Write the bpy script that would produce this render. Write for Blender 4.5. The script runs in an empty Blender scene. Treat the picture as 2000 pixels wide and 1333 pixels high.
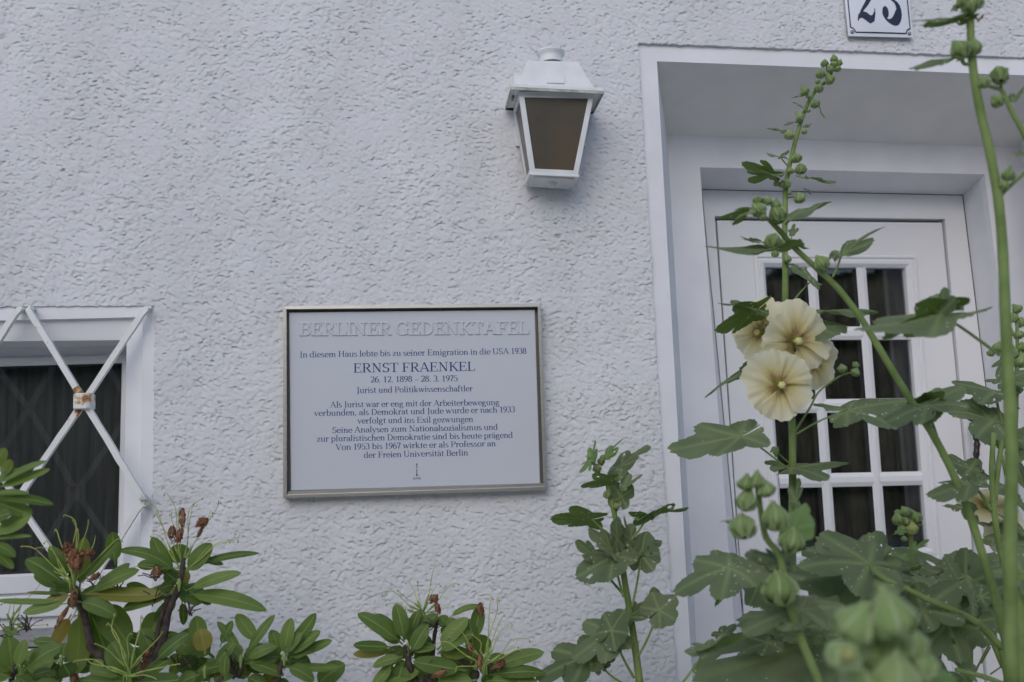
import bpy, math, random
import numpy as np
from mathutils import Vector, Matrix
random.seed(11)
np.random.seed(11)
scene = bpy.context.scene
COL = scene.collection

# ---------------------------------------------------------------- camera
FPX = 1800.0; CX, CY = 1000.0, 666.5
CAMPOS = Vector((0.0, -2.57, 1.60))
def _ray(x, y): return Vector((x - CX, -(y - CY), -FPX))
_V = (560.0, -13300.0)
_nx = -200.0
_ny = (FPX * FPX + _nx * (_V[0] - CX)) / (CY - _V[1])
YC = _ray(CX + _nx, CY + _ny).normalized()
ZC = _ray(*_V).normalized(); ZC = (ZC - YC * ZC.dot(YC)).normalized()
XC = YC.cross(ZC)
ROT = Matrix((XC, YC, ZC))            # camera coordinates -> world
cam_d = bpy.data.cameras.new('camera'); cam = bpy.data.objects.new('camera', cam_d); COL.objects.link(cam)
cam.matrix_world = Matrix.Translation(CAMPOS) @ ROT.to_4x4()
cam_d.sensor_width = 36.0; cam_d.lens = FPX / 2000.0 * 36.0
cam_d.clip_start = 0.05; cam_d.clip_end = 500
cam_d.dof.use_dof = True; cam_d.dof.focus_distance = 2.45; cam_d.dof.aperture_fstop = 3.4
scene.camera = cam

# ---------------------------------------------------------------- light
SUN = Vector((-0.35, -0.95, 0.62)).normalized()
world = bpy.data.worlds.new('World'); scene.world = world; world.use_nodes = True
nt = world.node_tree; bg = nt.nodes['Background']
sky = nt.nodes.new('ShaderNodeTexSky'); sky.sky_type = 'NISHITA'; sky.sun_disc = False
sky.sun_elevation = math.asin(SUN.z); sky.sun_rotation = math.atan2(SUN.x, SUN.y) % (2 * math.pi)
sky.air_density = 1.0; sky.dust_density = 1.6; sky.ozone_density = 2.0
nt.links.new(sky.outputs[0], bg.inputs[0]); bg.inputs[1].default_value = 0.15
sl = bpy.data.lights.new('sun', 'SUN'); sl.energy = 0.6; sl.angle = math.radians(60); sl.color = (1.0, 0.99, 0.975)
so = bpy.data.objects.new('sun', sl); COL.objects.link(so); so.rotation_euler = SUN.to_track_quat('Z', 'Y').to_euler()
so.location = (0, -3, 8)
scene.view_settings.view_transform = 'Standard'; scene.view_settings.look = 'None'
scene.view_settings.gamma = 1; scene.view_settings.use_curve_mapping = False
scene.view_settings.exposure = 0.07
scene.render.engine = 'CYCLES'
scene.cycles.max_bounces = 6; scene.cycles.transparent_max_bounces = 12

# ---------------------------------------------------------------- helpers
def W(x, y, Y=0.0):
    """the point of the vertical plane at depth Y that lies at this place of the photograph"""
    d = ROT @ _ray(x, y)
    return CAMPOS + d * ((Y - CAMPOS.y) / d.y)
def PXM(Y): return (Y - CAMPOS.y) / FPX     # metres per photograph pixel at depth Y
def onto(p1, p2, z, Y):
    a, b = W(p1[0], p1[1], Y), W(p2[0], p2[1], Y)
    t = (z - a.z) / (b.z - a.z)
    return a + (b - a) * t

class MB:
    def __init__(s): s.v = []; s.f = []; s.c = []
    def add(s, vs, fs, cs=None):
        n = len(s.v); s.v += [Vector(v) for v in vs]; s.f += [tuple(i + n for i in f) for f in fs]
        s.c += list(cs) if cs is not None else [0.0] * len(vs)
    def quad(s, a, b, c, d): s.add([a, b, c, d], [(0, 1, 2, 3)])
    def prism(s, loop, off):
        """closed solid between a planar loop and the same loop moved by off"""
        n = len(loop); vs = [Vector(p) for p in loop] + [Vector(p) + Vector(off) for p in loop]
        s.add(vs, [tuple(range(n)), tuple(range(2 * n - 1, n - 1, -1))] + [(i, i + n, (i + 1) % n + n, (i + 1) % n) for i in range(n)])
    def box8(s, a, b):
        """solid between two four-point loops"""
        vs = [Vector(p) for p in a] + [Vector(p) for p in b]
        s.add(vs, [(0, 1, 2, 3), (7, 6, 5, 4)] + [(i, i + 4, (i + 1) % 4 + 4, (i + 1) % 4) for i in range(4)])
    def box(s, x0, x1, y0, y1, z0, z1):
        s.box8([(x0, y0, z0), (x1, y0, z0), (x1, y0, z1), (x0, y0, z1)], [(x0, y1, z0), (x1, y1, z0), (x1, y1, z1), (x0, y1, z1)])
    def rings(s, loops, closed=True):
        """skin successive loops of equal length"""
        n = len(loops[0]); vs = [Vector(p) for l in loops for p in l]; fs = []
        for k in range(len(loops) - 1):
            for i in range(n if closed else n - 1):
                j = (i + 1) % n
                fs.append((k * n + i, k * n + j, (k + 1) * n + j, (k + 1) * n + i))
        s.add(vs, fs)
    def tube(s, pts, radii, n=8, cap=True, square=False):
        pts = [Vector(p) for p in pts]
        if not hasattr(radii, '__len__'): radii = [radii] * len(pts)
        up = Vector((0, -1, 0)); vs = []; fs = []
        for k, p in enumerate(pts):
            t = (pts[min(k + 1, len(pts) - 1)] - pts[max(k - 1, 0)])
            t = t.normalized() if t.length > 1e-9 else Vector((0, 0, 1))
            a = up.cross(t)
            if a.length < 1e-3: a = Vector((1, 0, 0)).cross(t)
            a.normalize(); b = t.cross(a)
            for i in range(n):
                ph = 2 * math.pi * (i + (0.5 if square else 0)) / n
                vs.append(p + (a * math.cos(ph) + b * math.sin(ph)) * radii[k])
        for k in range(len(pts) - 1):
            for i in range(n):
                j = (i + 1) % n
                fs.append((k * n + i, k * n + j, (k + 1) * n + j, (k + 1) * n + i))
        if cap:
            fs.append(tuple(range(n))[::-1]); m = (len(pts) - 1) * n; fs.append(tuple(range(m, m + n)))
        s.add(vs, fs)
    def lathe(s, c, prof, n=20, sy=1.0):
        c = Vector(c)
        s.rings([[c + Vector((r * math.cos(2 * math.pi * i / n), sy * r * math.sin(2 * math.pi * i / n), z)) for i in range(n)] for r, z in prof])
    def build(s, name, mat, parent=None, smooth=False, bevel=0.0, label=None, kind=None):
        me = bpy.data.meshes.new(name); org = ORG.get(parent.name, Vector((0, 0, 0))) if parent else Vector((0, 0, 0))
        me.from_pydata([tuple(v - org) for v in s.v], [], s.f)
        if smooth: me.polygons.foreach_set('use_smooth', [True] * len(me.polygons))
        if any(s.c):
            at = me.attributes.new('tint', 'FLOAT', 'POINT'); at.data.foreach_set('value', s.c)
        me.materials.append(mat); me.update()
        o = bpy.data.objects.new(name, me); COL.objects.link(o)
        if parent: o.parent = parent; ORG[o.name] = org
        if bevel:
            m = o.modifiers.new('bevel', 'BEVEL'); m.width = bevel; m.segments = 2; m.limit_method = 'ANGLE'; m.angle_limit = math.radians(40)
        if label: o['label'] = label
        if kind: o['kind'] = kind
        return o
ORG = {}
def thing(name, loc, label, cat, group=None):
    o = bpy.data.objects.new(name, None); COL.objects.link(o); o.location = loc; o.empty_display_size = 0.05
    o['label'] = label; o['category'] = cat
    if group: o['group'] = group
    ORG[o.name] = Vector(loc); return o
def smoothpath(pts, sub=6):
    pts = [Vector(p) for p in pts]; out = []
    P = [pts[0] * 2 - pts[1]] + pts + [pts[-1] * 2 - pts[-2]]
    for i in range(1, len(P) - 2):
        for k in range(sub):
            t = k / sub; a, b, c, d = P[i - 1], P[i], P[i + 1], P[i + 2]
            out.append(0.5 * ((2 * b) + (c - a) * t + (2 * a - 5 * b + 4 * c - d) * t * t + (3 * b - a - 3 * c + d) * t ** 3))
    out.append(pts[-1]); return out

# ---------------------------------------------------------------- materials
def mat(name, col, rough=0.6, metal=0.0, spec=0.5, var=0.0, vscale=8.0, bump=0.0, bscale=60.0, bdist=0.002, col2=None, trans=0.0, coat=0.0, stretch=None):
    m = bpy.data.materials.new(name); m.use_nodes = True; n = m.node_tree; b = n.nodes['Principled BSDF']; L = n.links.new
    b.inputs['Roughness'].default_value = rough; b.inputs['Metallic'].default_value = metal
    b.inputs['Specular IOR Level'].default_value = spec; b.inputs['Base Color'].default_value = (*col, 1)
    b.inputs['Coat Weight'].default_value = coat
    tc = n.nodes.new('ShaderNodeTexCoord'); src = tc.outputs['Object']
    if stretch:
        mp = n.nodes.new('ShaderNodeMapping'); mp.inputs['Scale'].default_value = stretch; L(src, mp.inputs[0]); src = mp.outputs[0]
    out = None
    if var or col2:
        t = n.nodes.new('ShaderNodeTexNoise'); t.inputs['Scale'].default_value = vscale; t.inputs['Detail'].default_value = 6; L(src, t.inputs[0])
        r = n.nodes.new('ShaderNodeValToRGB'); r.color_ramp.elements[0].position = 0.35; r.color_ramp.elements[1].position = 0.65
        c2 = col2 if col2 else tuple(min(1, c * (1 + var)) for c in col)
        c1 = col if col2 else tuple(c * (1 - var) for c in col)
        r.color_ramp.elements[0].color = (*c1, 1); r.color_ramp.elements[1].color = (*c2, 1)
        L(t.outputs[0], r.inputs[0]); L(r.outputs[0], b.inputs['Base Color']); out = r.outputs[0]
    if bump:
        t = n.nodes.new('ShaderNodeTexNoise'); t.inputs['Scale'].default_value = bscale; t.inputs['Detail'].default_value = 5; L(src, t.inputs[0])
        bp = n.nodes.new('ShaderNodeBump'); bp.inputs['Strength'].default_value = bump; bp.inputs['Distance'].default_value = bdist
        L(t.outputs[0], bp.inputs['Height']); L(bp.outputs[0], b.inputs['Normal'])
    if trans:
        tr = n.nodes.new('ShaderNodeBsdfTranslucent'); mx = n.nodes.new('ShaderNodeMixShader'); mx.inputs[0].default_value = trans
        if out: L(out, tr.inputs[0])
        else: tr.inputs[0].default_value = (*col, 1)
        L(b.outputs[0], mx.inputs[1]); L(tr.outputs[0], mx.inputs[2]); L(mx.outputs[0], n.nodes['Material Output'].inputs[0])
    return m
def nodes(m): return m.node_tree.nodes, m.node_tree.links.new

M = {}
M['stucco'] = mat('stucco', (0.685, 0.688, 0.708), 0.75, spec=0.25, var=0.05, vscale=2.4, stretch=(1.7, 1, 0.6), bump=0.3, bscale=420, bdist=0.0008)
M['plaster'] = mat('plaster', (0.79, 0.79, 0.82), 0.6, spec=0.3, var=0.045, vscale=5.0, bump=0.35, bscale=90, bdist=0.0012)
M['soffit'] = mat('bounce_tinted_plaster', (0.87, 0.855, 0.82), 0.65, spec=0.3, var=0.03, vscale=7.0, bump=0.3, bscale=120, bdist=0.001)  # soffit copy of the plaster, lightened and warmed to paint in ground bounce
M['door'] = mat('door_white', (0.79, 0.79, 0.81), 0.32, spec=0.5, var=0.015, vscale=3)
M['winframe'] = mat('window_white', (0.74, 0.75, 0.77), 0.4, spec=0.5, var=0.02, vscale=3)
M['gap'] = mat('rubber_seal', (0.02, 0.018, 0.022), 0.6)
M['iron'] = mat('white_painted_iron', (0.80, 0.80, 0.79), 0.38, spec=0.5, var=0.04, vscale=25, bump=0.25, bscale=45, bdist=0.002)
M['steel'] = mat('brushed_steel', (0.50, 0.485, 0.45), 0.38, metal=0.85, var=0.08, vscale=12, stretch=(1, 1, 30))
M['steel_in'] = mat('steel_channel', (0.20, 0.19, 0.18), 0.5, metal=0.6)
M['porcelain'] = mat('porcelain', (0.60, 0.625, 0.67), 0.10, spec=0.5, var=0.012, vscale=2)
M['ink'] = mat('blue_ink', (0.045, 0.065, 0.22), 0.25, spec=0.4)
M['black'] = mat('black_enamel', (0.016, 0.02, 0.045), 0.22, spec=0.5)
M['enamel'] = mat('white_enamel', (0.74, 0.76, 0.82), 0.12, spec=0.5)
M['lampmetal'] = mat('lamp_white', (0.70, 0.71, 0.70), 0.42, spec=0.5, col2=(0.80, 0.81, 0.83), vscale=16, bump=.15, bscale=120)
M['screw'] = mat('dull_screw', (0.28, 0.27, 0.25), 0.5, metal=0.5)
M['bronze'] = mat('bronze_handle', (0.06, 0.05, 0.045), 0.3, metal=0.7)
M['curtain'] = mat('net_curtain', (0.13, 0.13, 0.127), 0.9, spec=0.1, col2=(0.19, 0.19, 0.185), vscale=28, stretch=(3.5, 1, 0.16))
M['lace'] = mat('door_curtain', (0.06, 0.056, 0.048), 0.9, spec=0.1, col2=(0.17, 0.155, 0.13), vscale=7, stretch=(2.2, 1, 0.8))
M['stone'] = mat('sill_stone', (0.30, 0.30, 0.31), 0.7, var=0.15, vscale=20, bump=0.3)
M['soil'] = mat('soil', (0.07, 0.055, 0.04), 0.95, spec=0.1, var=0.4, vscale=3, bump=0.8, bscale=30, bdist=0.02)
M['bark'] = mat('bark', (0.075, 0.058, 0.05), 0.9, spec=0.2, var=0.35, vscale=60, bump=0.9, bscale=180, bdist=0.003)
M['roof'] = mat('roof_tile', (0.18, 0.07, 0.05), 0.8, var=0.2, vscale=10)
M['hedge'] = mat('hedge_green', (0.03, 0.045, 0.018), 0.8, spec=0.2, col2=(0.12, 0.15, 0.06), vscale=6)
M['stem'] = mat('hollyhock_stem', (0.145, 0.215, 0.06), 0.65, spec=0.25, col2=(0.22, 0.30, 0.10), vscale=22, bump=0.3, bscale=300, bdist=0.001)
M['dead'] = mat('withered_petal', (0.17, 0.075, 0.04), 0.85, spec=0.15, col2=(0.36, 0.19, 0.105), vscale=60, trans=0.15, bump=0.6, bscale=150, bdist=0.003)
M['pistil'] = mat('yellow_green_pistil', (0.42, 0.46, 0.12), 0.6, spec=0.3, var=0.15, vscale=30)
M['pistil_tip'] = mat('dark_stigma', (0.12, 0.08, 0.045), 0.7)
M['calyx'] = mat('green_ovary', (0.25, 0.34, 0.075), 0.6, var=0.2, vscale=50)
M['stamen'] = mat('stamen_yellow', (0.80, 0.74, 0.30), 0.7, var=0.1, vscale=300, bump=0.8, bscale=900, bdist=0.001)

# amber lamp pane: frosted, brown
M['amber'] = mat('amber_glass', (0.075, 0.067, 0.056), 0.3, spec=0.5, col2=(0.115, 0.085, 0.05), vscale=7)
# window glass: see-through with a mirror share set by the angle
def glass(name, share=0.12):
    m = bpy.data.materials.new(name); m.use_nodes = True; n, L = nodes(m); n.remove(n['Principled BSDF'])
    t = n.new('ShaderNodeBsdfTransparent'); t.inputs[0].default_value = (0.86, 0.88, 0.88, 1)
    g = n.new('ShaderNodeBsdfGlossy'); g.inputs['Roughness'].default_value = 0.02; g.inputs[0].default_value = (0.95, 0.97, 1, 1)
    f = n.new('ShaderNodeFresnel'); f.inputs[0].default_value = 1.5
    a = n.new('ShaderNodeMath'); a.operation = 'ADD'; a.inputs[1].default_value = share - 0.04; L(f.outputs[0], a.inputs[0])
    x = n.new('ShaderNodeMixShader'); L(a.outputs[0], x.inputs[0]); L(t.outputs[0], x.inputs[1]); L(g.outputs[0], x.inputs[2])
    L(x.outputs[0], n['Material Output'].inputs[0]); return m
M['glass'] = glass('window_glass', 0.045)

def rust_iron():
    m = mat('rusty_collar', (0.80, 0.80, 0.77), 0.5, bump=0.3, bscale=80); n, L = nodes(m); b = n['Principled BSDF']
    tc = n.new('ShaderNodeTexCoord'); t = n.new('ShaderNodeTexNoise'); t.inputs['Scale'].default_value = 38; t.inputs['Detail'].default_value = 8
    L(tc.outputs['Object'], t.inputs[0])
    at = n.new('ShaderNodeAttribute'); at.attribute_name = 'tint'
    ad = n.new('ShaderNodeMath'); ad.operation = 'MULTIPLY_ADD'; ad.inputs[1].default_value = 0.42; L(at.outputs['Fac'], ad.inputs[0]); L(t.outputs[0], ad.inputs[2])
    r = n.new('ShaderNodeValToRGB'); e = r.color_ramp.elements; e[0].position = 0.56; e[0].color = (0.78, 0.78, 0.76, 1)
    e[1].position = 0.64; e[1].color = (0.55, 0.36, 0.16, 1)
    x = e.new(0.72); x.color = (0.32, 0.12, 0.04, 1); x = e.new(0.9); x.color = (0.06, 0.035, 0.03, 1)
    L(ad.outputs[0], r.inputs[0]); L(r.outputs[0], b.inputs['Base Color']); return m
M['rust'] = rust_iron()

def leafmat(name, dark, light, veins, under, rough=0.4, spec=0.45, trans=0.22, vs=14, spots=0.0, bump=0.3, bs=200):
    m = bpy.data.materials.new(name); m.use_nodes = True; n, L = nodes(m); b = n['Principled BSDF']
    b.inputs['Roughness'].default_value = rough; b.inputs['Specular IOR Level'].default_value = spec
    tc = n.new('ShaderNodeTexCoord'); oi = n.new('ShaderNodeObjectInfo')
    t = n.new('ShaderNodeTexNoise'); t.inputs['Scale'].default_value = vs; t.inputs['Detail'].default_value = 4; L(tc.outputs['Object'], t.inputs[0])
    s = n.new('ShaderNodeMath'); s.operation = 'MULTIPLY_ADD'; s.inputs[1].default_value = 0.45; L(oi.outputs['Random'], s.inputs[0])
    s2 = n.new('ShaderNodeMath'); s2.operation = 'SUBTRACT'; L(t.outputs[0], s2.inputs[0]); s2.inputs[1].default_value = 0.22; L(s2.outputs[0], s.inputs[2])
    r = n.new('ShaderNodeValToRGB'); e = r.color_ramp.elements; e[0].position = 0.25; e[0].color = (*dark, 1); e[1].position = 0.8; e[1].color = (*light, 1); L(s.outputs[0], r.inputs[0])
    at = n.new('ShaderNodeAttribute'); at.attribute_name = 'tint'
    mv = n.new('ShaderNodeMixRGB'); mv.inputs[2].default_value = (*veins, 1); L(at.outputs['Fac'], mv.inputs[0]); L(r.outputs[0], mv.inputs[1])
    col = mv.outputs[0]
    ge = n.new('ShaderNodeNewGeometry'); mu = n.new('ShaderNodeMixRGB'); mu.inputs[2].default_value = (*under, 1)
    mm = n.new('ShaderNodeMath'); mm.operation = 'MULTIPLY'; mm.inputs[1].default_value = 0.75; L(ge.outputs['Backfacing'], mm.inputs[0]); L(mm.outputs[0], mu.inputs[0]); L(col, mu.inputs[1]); col = mu.outputs[0]
    if spots:
        v = n.new('ShaderNodeTexVoronoi'); v.inputs['Scale'].default_value = 75; L(tc.outputs['Object'], v.inputs[0])
        t2 = n.new('ShaderNodeTexNoise'); t2.inputs['Scale'].default_value = 14; L(tc.outputs['Object'], t2.inputs[0])
        lt = n.new('ShaderNodeMath'); lt.operation = 'LESS_THAN'; lt.inputs[1].default_value = 0.17; L(v.outputs['Distance'], lt.inputs[0])
        g = n.new('ShaderNodeMath'); g.operation = 'GREATER_THAN'; g.inputs[1].default_value = 0.62 - spots; L(t2.outputs[0], g.inputs[0])
        mu2 = n.new('ShaderNodeMath'); mu2.operation = 'MULTIPLY'; L(lt.outputs[0], mu2.inputs[0]); L(g.outputs[0], mu2.inputs[1])
        mx = n.new('ShaderNodeMixRGB'); mx.inputs[2].default_value = (0.42, 0.45, 0.33, 1); L(mu2.outputs[0], mx.inputs[0]); L(col, mx.inputs[1]); col = mx.outputs[0]
    L(col, b.inputs['Base Color'])
    bt = n.new('ShaderNodeTexNoise'); bt.inputs['Scale'].default_value = bs; bt.inputs['Detail'].default_value = 3; L(tc.outputs['Object'], bt.inputs[0])
    bp = n.new('ShaderNodeBump'); bp.inputs['Strength'].default_value = bump; bp.inputs['Distance'].default_value = 0.0015; L(bt.outputs[0], bp.inputs['Height']); L(bp.outputs[0], b.inputs['Normal'])
    tr = n.new('ShaderNodeBsdfTranslucent'); x = n.new('ShaderNodeMixShader'); x.inputs[0].default_value = trans
    hs = n.new('ShaderNodeHueSaturation'); hs.inputs['Saturation'].default_value = 1.25; hs.inputs['Value'].default_value = 1.3; L(col, hs.inputs['Color']); L(hs.outputs[0], tr.inputs[0])
    L(b.outputs[0], x.inputs[1]); L(tr.outputs[0], x.inputs[2]); L(x.outputs[0], n['Material Output'].inputs[0])
    return m
M['rleaf'] = leafmat('rhododendron_leaf', (0.080, 0.142, 0.028), (0.185, 0.265, 0.068), (0.27, 0.35, 0.11), (0.15, 0.20, 0.04), rough=0.5, bump=0.25, spec=.35, trans=.28)
M['rleaf_yellow'] = leafmat('yellowing_leaf', (0.19, 0.20, 0.035), (0.30, 0.26, 0.055), (0.34, 0.32, 0.12), (0.28, 0.22, 0.05))
M['hleaf'] = leafmat('hollyhock_leaf', (0.120, 0.165, 0.080), (0.20, 0.25, 0.135), (0.32, 0.40, 0.18), (0.12, 0.19, 0.05), rough=0.62, spec=0.3, spots=0.10, bump=1.0, bs=110, trans=0.32)
M['hleaf_young'] = leafmat('young_hollyhock_leaf', (0.14, 0.23, 0.07), (0.20, 0.31, 0.12), (0.28, 0.38, 0.18), (0.12, 0.2, 0.06), rough=0.6, spec=0.3, trans=0.3)
M['bud'] = leafmat('hollyhock_bud', (0.18, 0.265, 0.085), (0.28, 0.38, 0.15), (0.46, 0.54, 0.28), (0.12, 0.2, 0.06), rough=0.65, spec=0.25, trans=0.12, vs=60)
M['bud_yellow'] = leafmat('opening_bud', (0.38, 0.42, 0.12), (0.48, 0.50, 0.18), (0.5, 0.52, 0.3), (0.3, 0.3, 0.1), rough=0.65, spec=0.25, trans=0.15, vs=60)
M['bract'] = M['bud']

def petalmat():
    m = bpy.data.materials.new('cream_petal'); m.use_nodes = True; n, L = nodes(m); b = n['Principled BSDF']
    b.inputs['Roughness'].default_value = 0.6; b.inputs['Specular IOR Level'].default_value = 0.25
    at = n.new('ShaderNodeAttribute'); at.attribute_name = 'tint'
    tc = n.new('ShaderNodeTexCoord'); t = n.new('ShaderNodeTexNoise'); t.inputs['Scale'].default_value = 30; t.inputs['Detail'].default_value = 5; L(tc.outputs['Object'], t.inputs[0])
    a = n.new('ShaderNodeMath'); a.operation = 'MULTIPLY_ADD'; a.inputs[1].default_value = 0.22; a.inputs[2].default_value = -0.11; L(t.outputs[0], a.inputs[0])
    s = n.new('ShaderNodeMath'); s.operation = 'ADD'; L(a.outputs[0], s.inputs[0]); L(at.outputs['Fac'], s.inputs[1])
    r = n.new('ShaderNodeValToRGB'); e = r.color_ramp.elements
    e[0].position = 0.0; e[0].color = (0.42, 0.40, 0.10, 1); e[1].position = 1.0; e[1].color = (0.84, 0.80, 0.60, 1)
    for p, c in ((0.15, (0.45, 0.38, 0.10)), (0.235, (0.42, 0.28, 0.17)), (0.33, (0.66, 0.55, 0.22)), (0.5, (0.80, 0.70, 0.38)), (0.75, (0.83, 0.765, 0.52))):
        x = e.new(p); x.color = (*c, 1)
    L(s.outputs[0], r.inputs[0]); L(r.outputs[0], b.inputs['Base Color'])
    bt = n.new('ShaderNodeTexNoise'); bt.inputs['Scale'].default_value = 80; L(tc.outputs['Object'], bt.inputs[0])
    bp = n.new('ShaderNodeBump'); bp.inputs['Strength'].default_value = 0.25; bp.inputs['Distance'].default_value = 0.002; L(bt.outputs[0], bp.inputs['Height']); L(bp.outputs[0], b.inputs['Normal'])
    tr = n.new('ShaderNodeBsdfTranslucent'); L(r.outputs[0], tr.inputs[0]); x = n.new('ShaderNodeMixShader'); x.inputs[0].default_value = 0.3
    L(b.outputs[0], x.inputs[1]); L(tr.outputs[0], x.inputs[2]); L(x.outputs[0], n['Material Output'].inputs[0]); return m
M['petal'] = petalmat()

# ---------------------------------------------------------------- the ground
g = MB(); N = 40
vs = []; fs = []
for j in range(N + 1):
    for i in range(N + 1):
        x = -60 + 120 * i / N; y = -90 + 95 * j / N
        vs.append((x, y, 0.0))
for j in range(N):
    for i in range(N): a = j * (N + 1) + i; fs.append((a, a + 1, a + N + 2, a + N + 1))
g.add(vs, fs); o = g.build('ground', M['soil'], kind='structure'); o['label'] = 'bare garden soil in front of the house'

g = MB(); g.quad((-9, -12.4, .004), (9, -12.4, .004), (9, -.75, .004), (-9, -.75, .004))  # added pale sheet, out of view, throws light up onto wall and soffit
o = g.build('bounce_ground', mat('bounce_gravel', (0.66, 0.63, 0.58), .9, spec=.2, var=.2, vscale=14, bump=.8, bscale=60, bdist=.01), kind='structure'); o['label'] = 'unseen pale gravel added to bounce light onto the wall and niche'

# ---------------------------------------------------------------- the house
house = thing('house', (0, 0, 0), 'white stucco house with recessed white door and barred window', 'house')
# opening outlines (outer edge of the smooth plaster trims), measured on the photograph
DX = lambda z, Y=0.0: onto((1246, 82), (1290, 820), z, Y).x
D_TL, D_TR = W(1245, 84), W(2000, 112)
def door_top(x): return D_TL.z + (D_TR.z - D_TL.z) * (x - D_TL.x) / (D_TR.x - D_TL.x)
DOOR_R = D_TL.x + 1.42
W_TR = W(302, 597); W_TL = W(0, 599)
def win_top(x): return W_TR.z + (W_TL.z - W_TR.z) * (x - W_TR.x) / (W_TL.x - W_TR.x)
def win_right(z): return onto((302, 597), (297, 1100), z, 0).x
WIN_B = W(150, 1292).z; WIN_L = W_TR.x - 0.92

def fnoise(h, w, step, lo, hi, ang=0.0, stretch=1.0, seed=0):
    """band-limited noise field; wavelengths lo..hi in metres"""
    rs = np.random.RandomState(seed); a = np.fft.rfft2(rs.randn(h, w))
    fy = np.fft.fftfreq(h, step)[:, None]; fx = np.fft.rfftfreq(w, step)[None, :]
    c, s = math.cos(ang), math.sin(ang)
    u = (fx * c + fy * s) * stretch; v = (-fx * s + fy * c)
    k = np.sqrt(u * u + v * v) + 1e-9
    flt = np.exp(-(k * lo) ** 2) * (1 - np.exp(-(k * hi) ** 2)) * k ** -0.6
    r = np.fft.irfft2(a * flt, (h, w)); return r / r.std()

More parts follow.
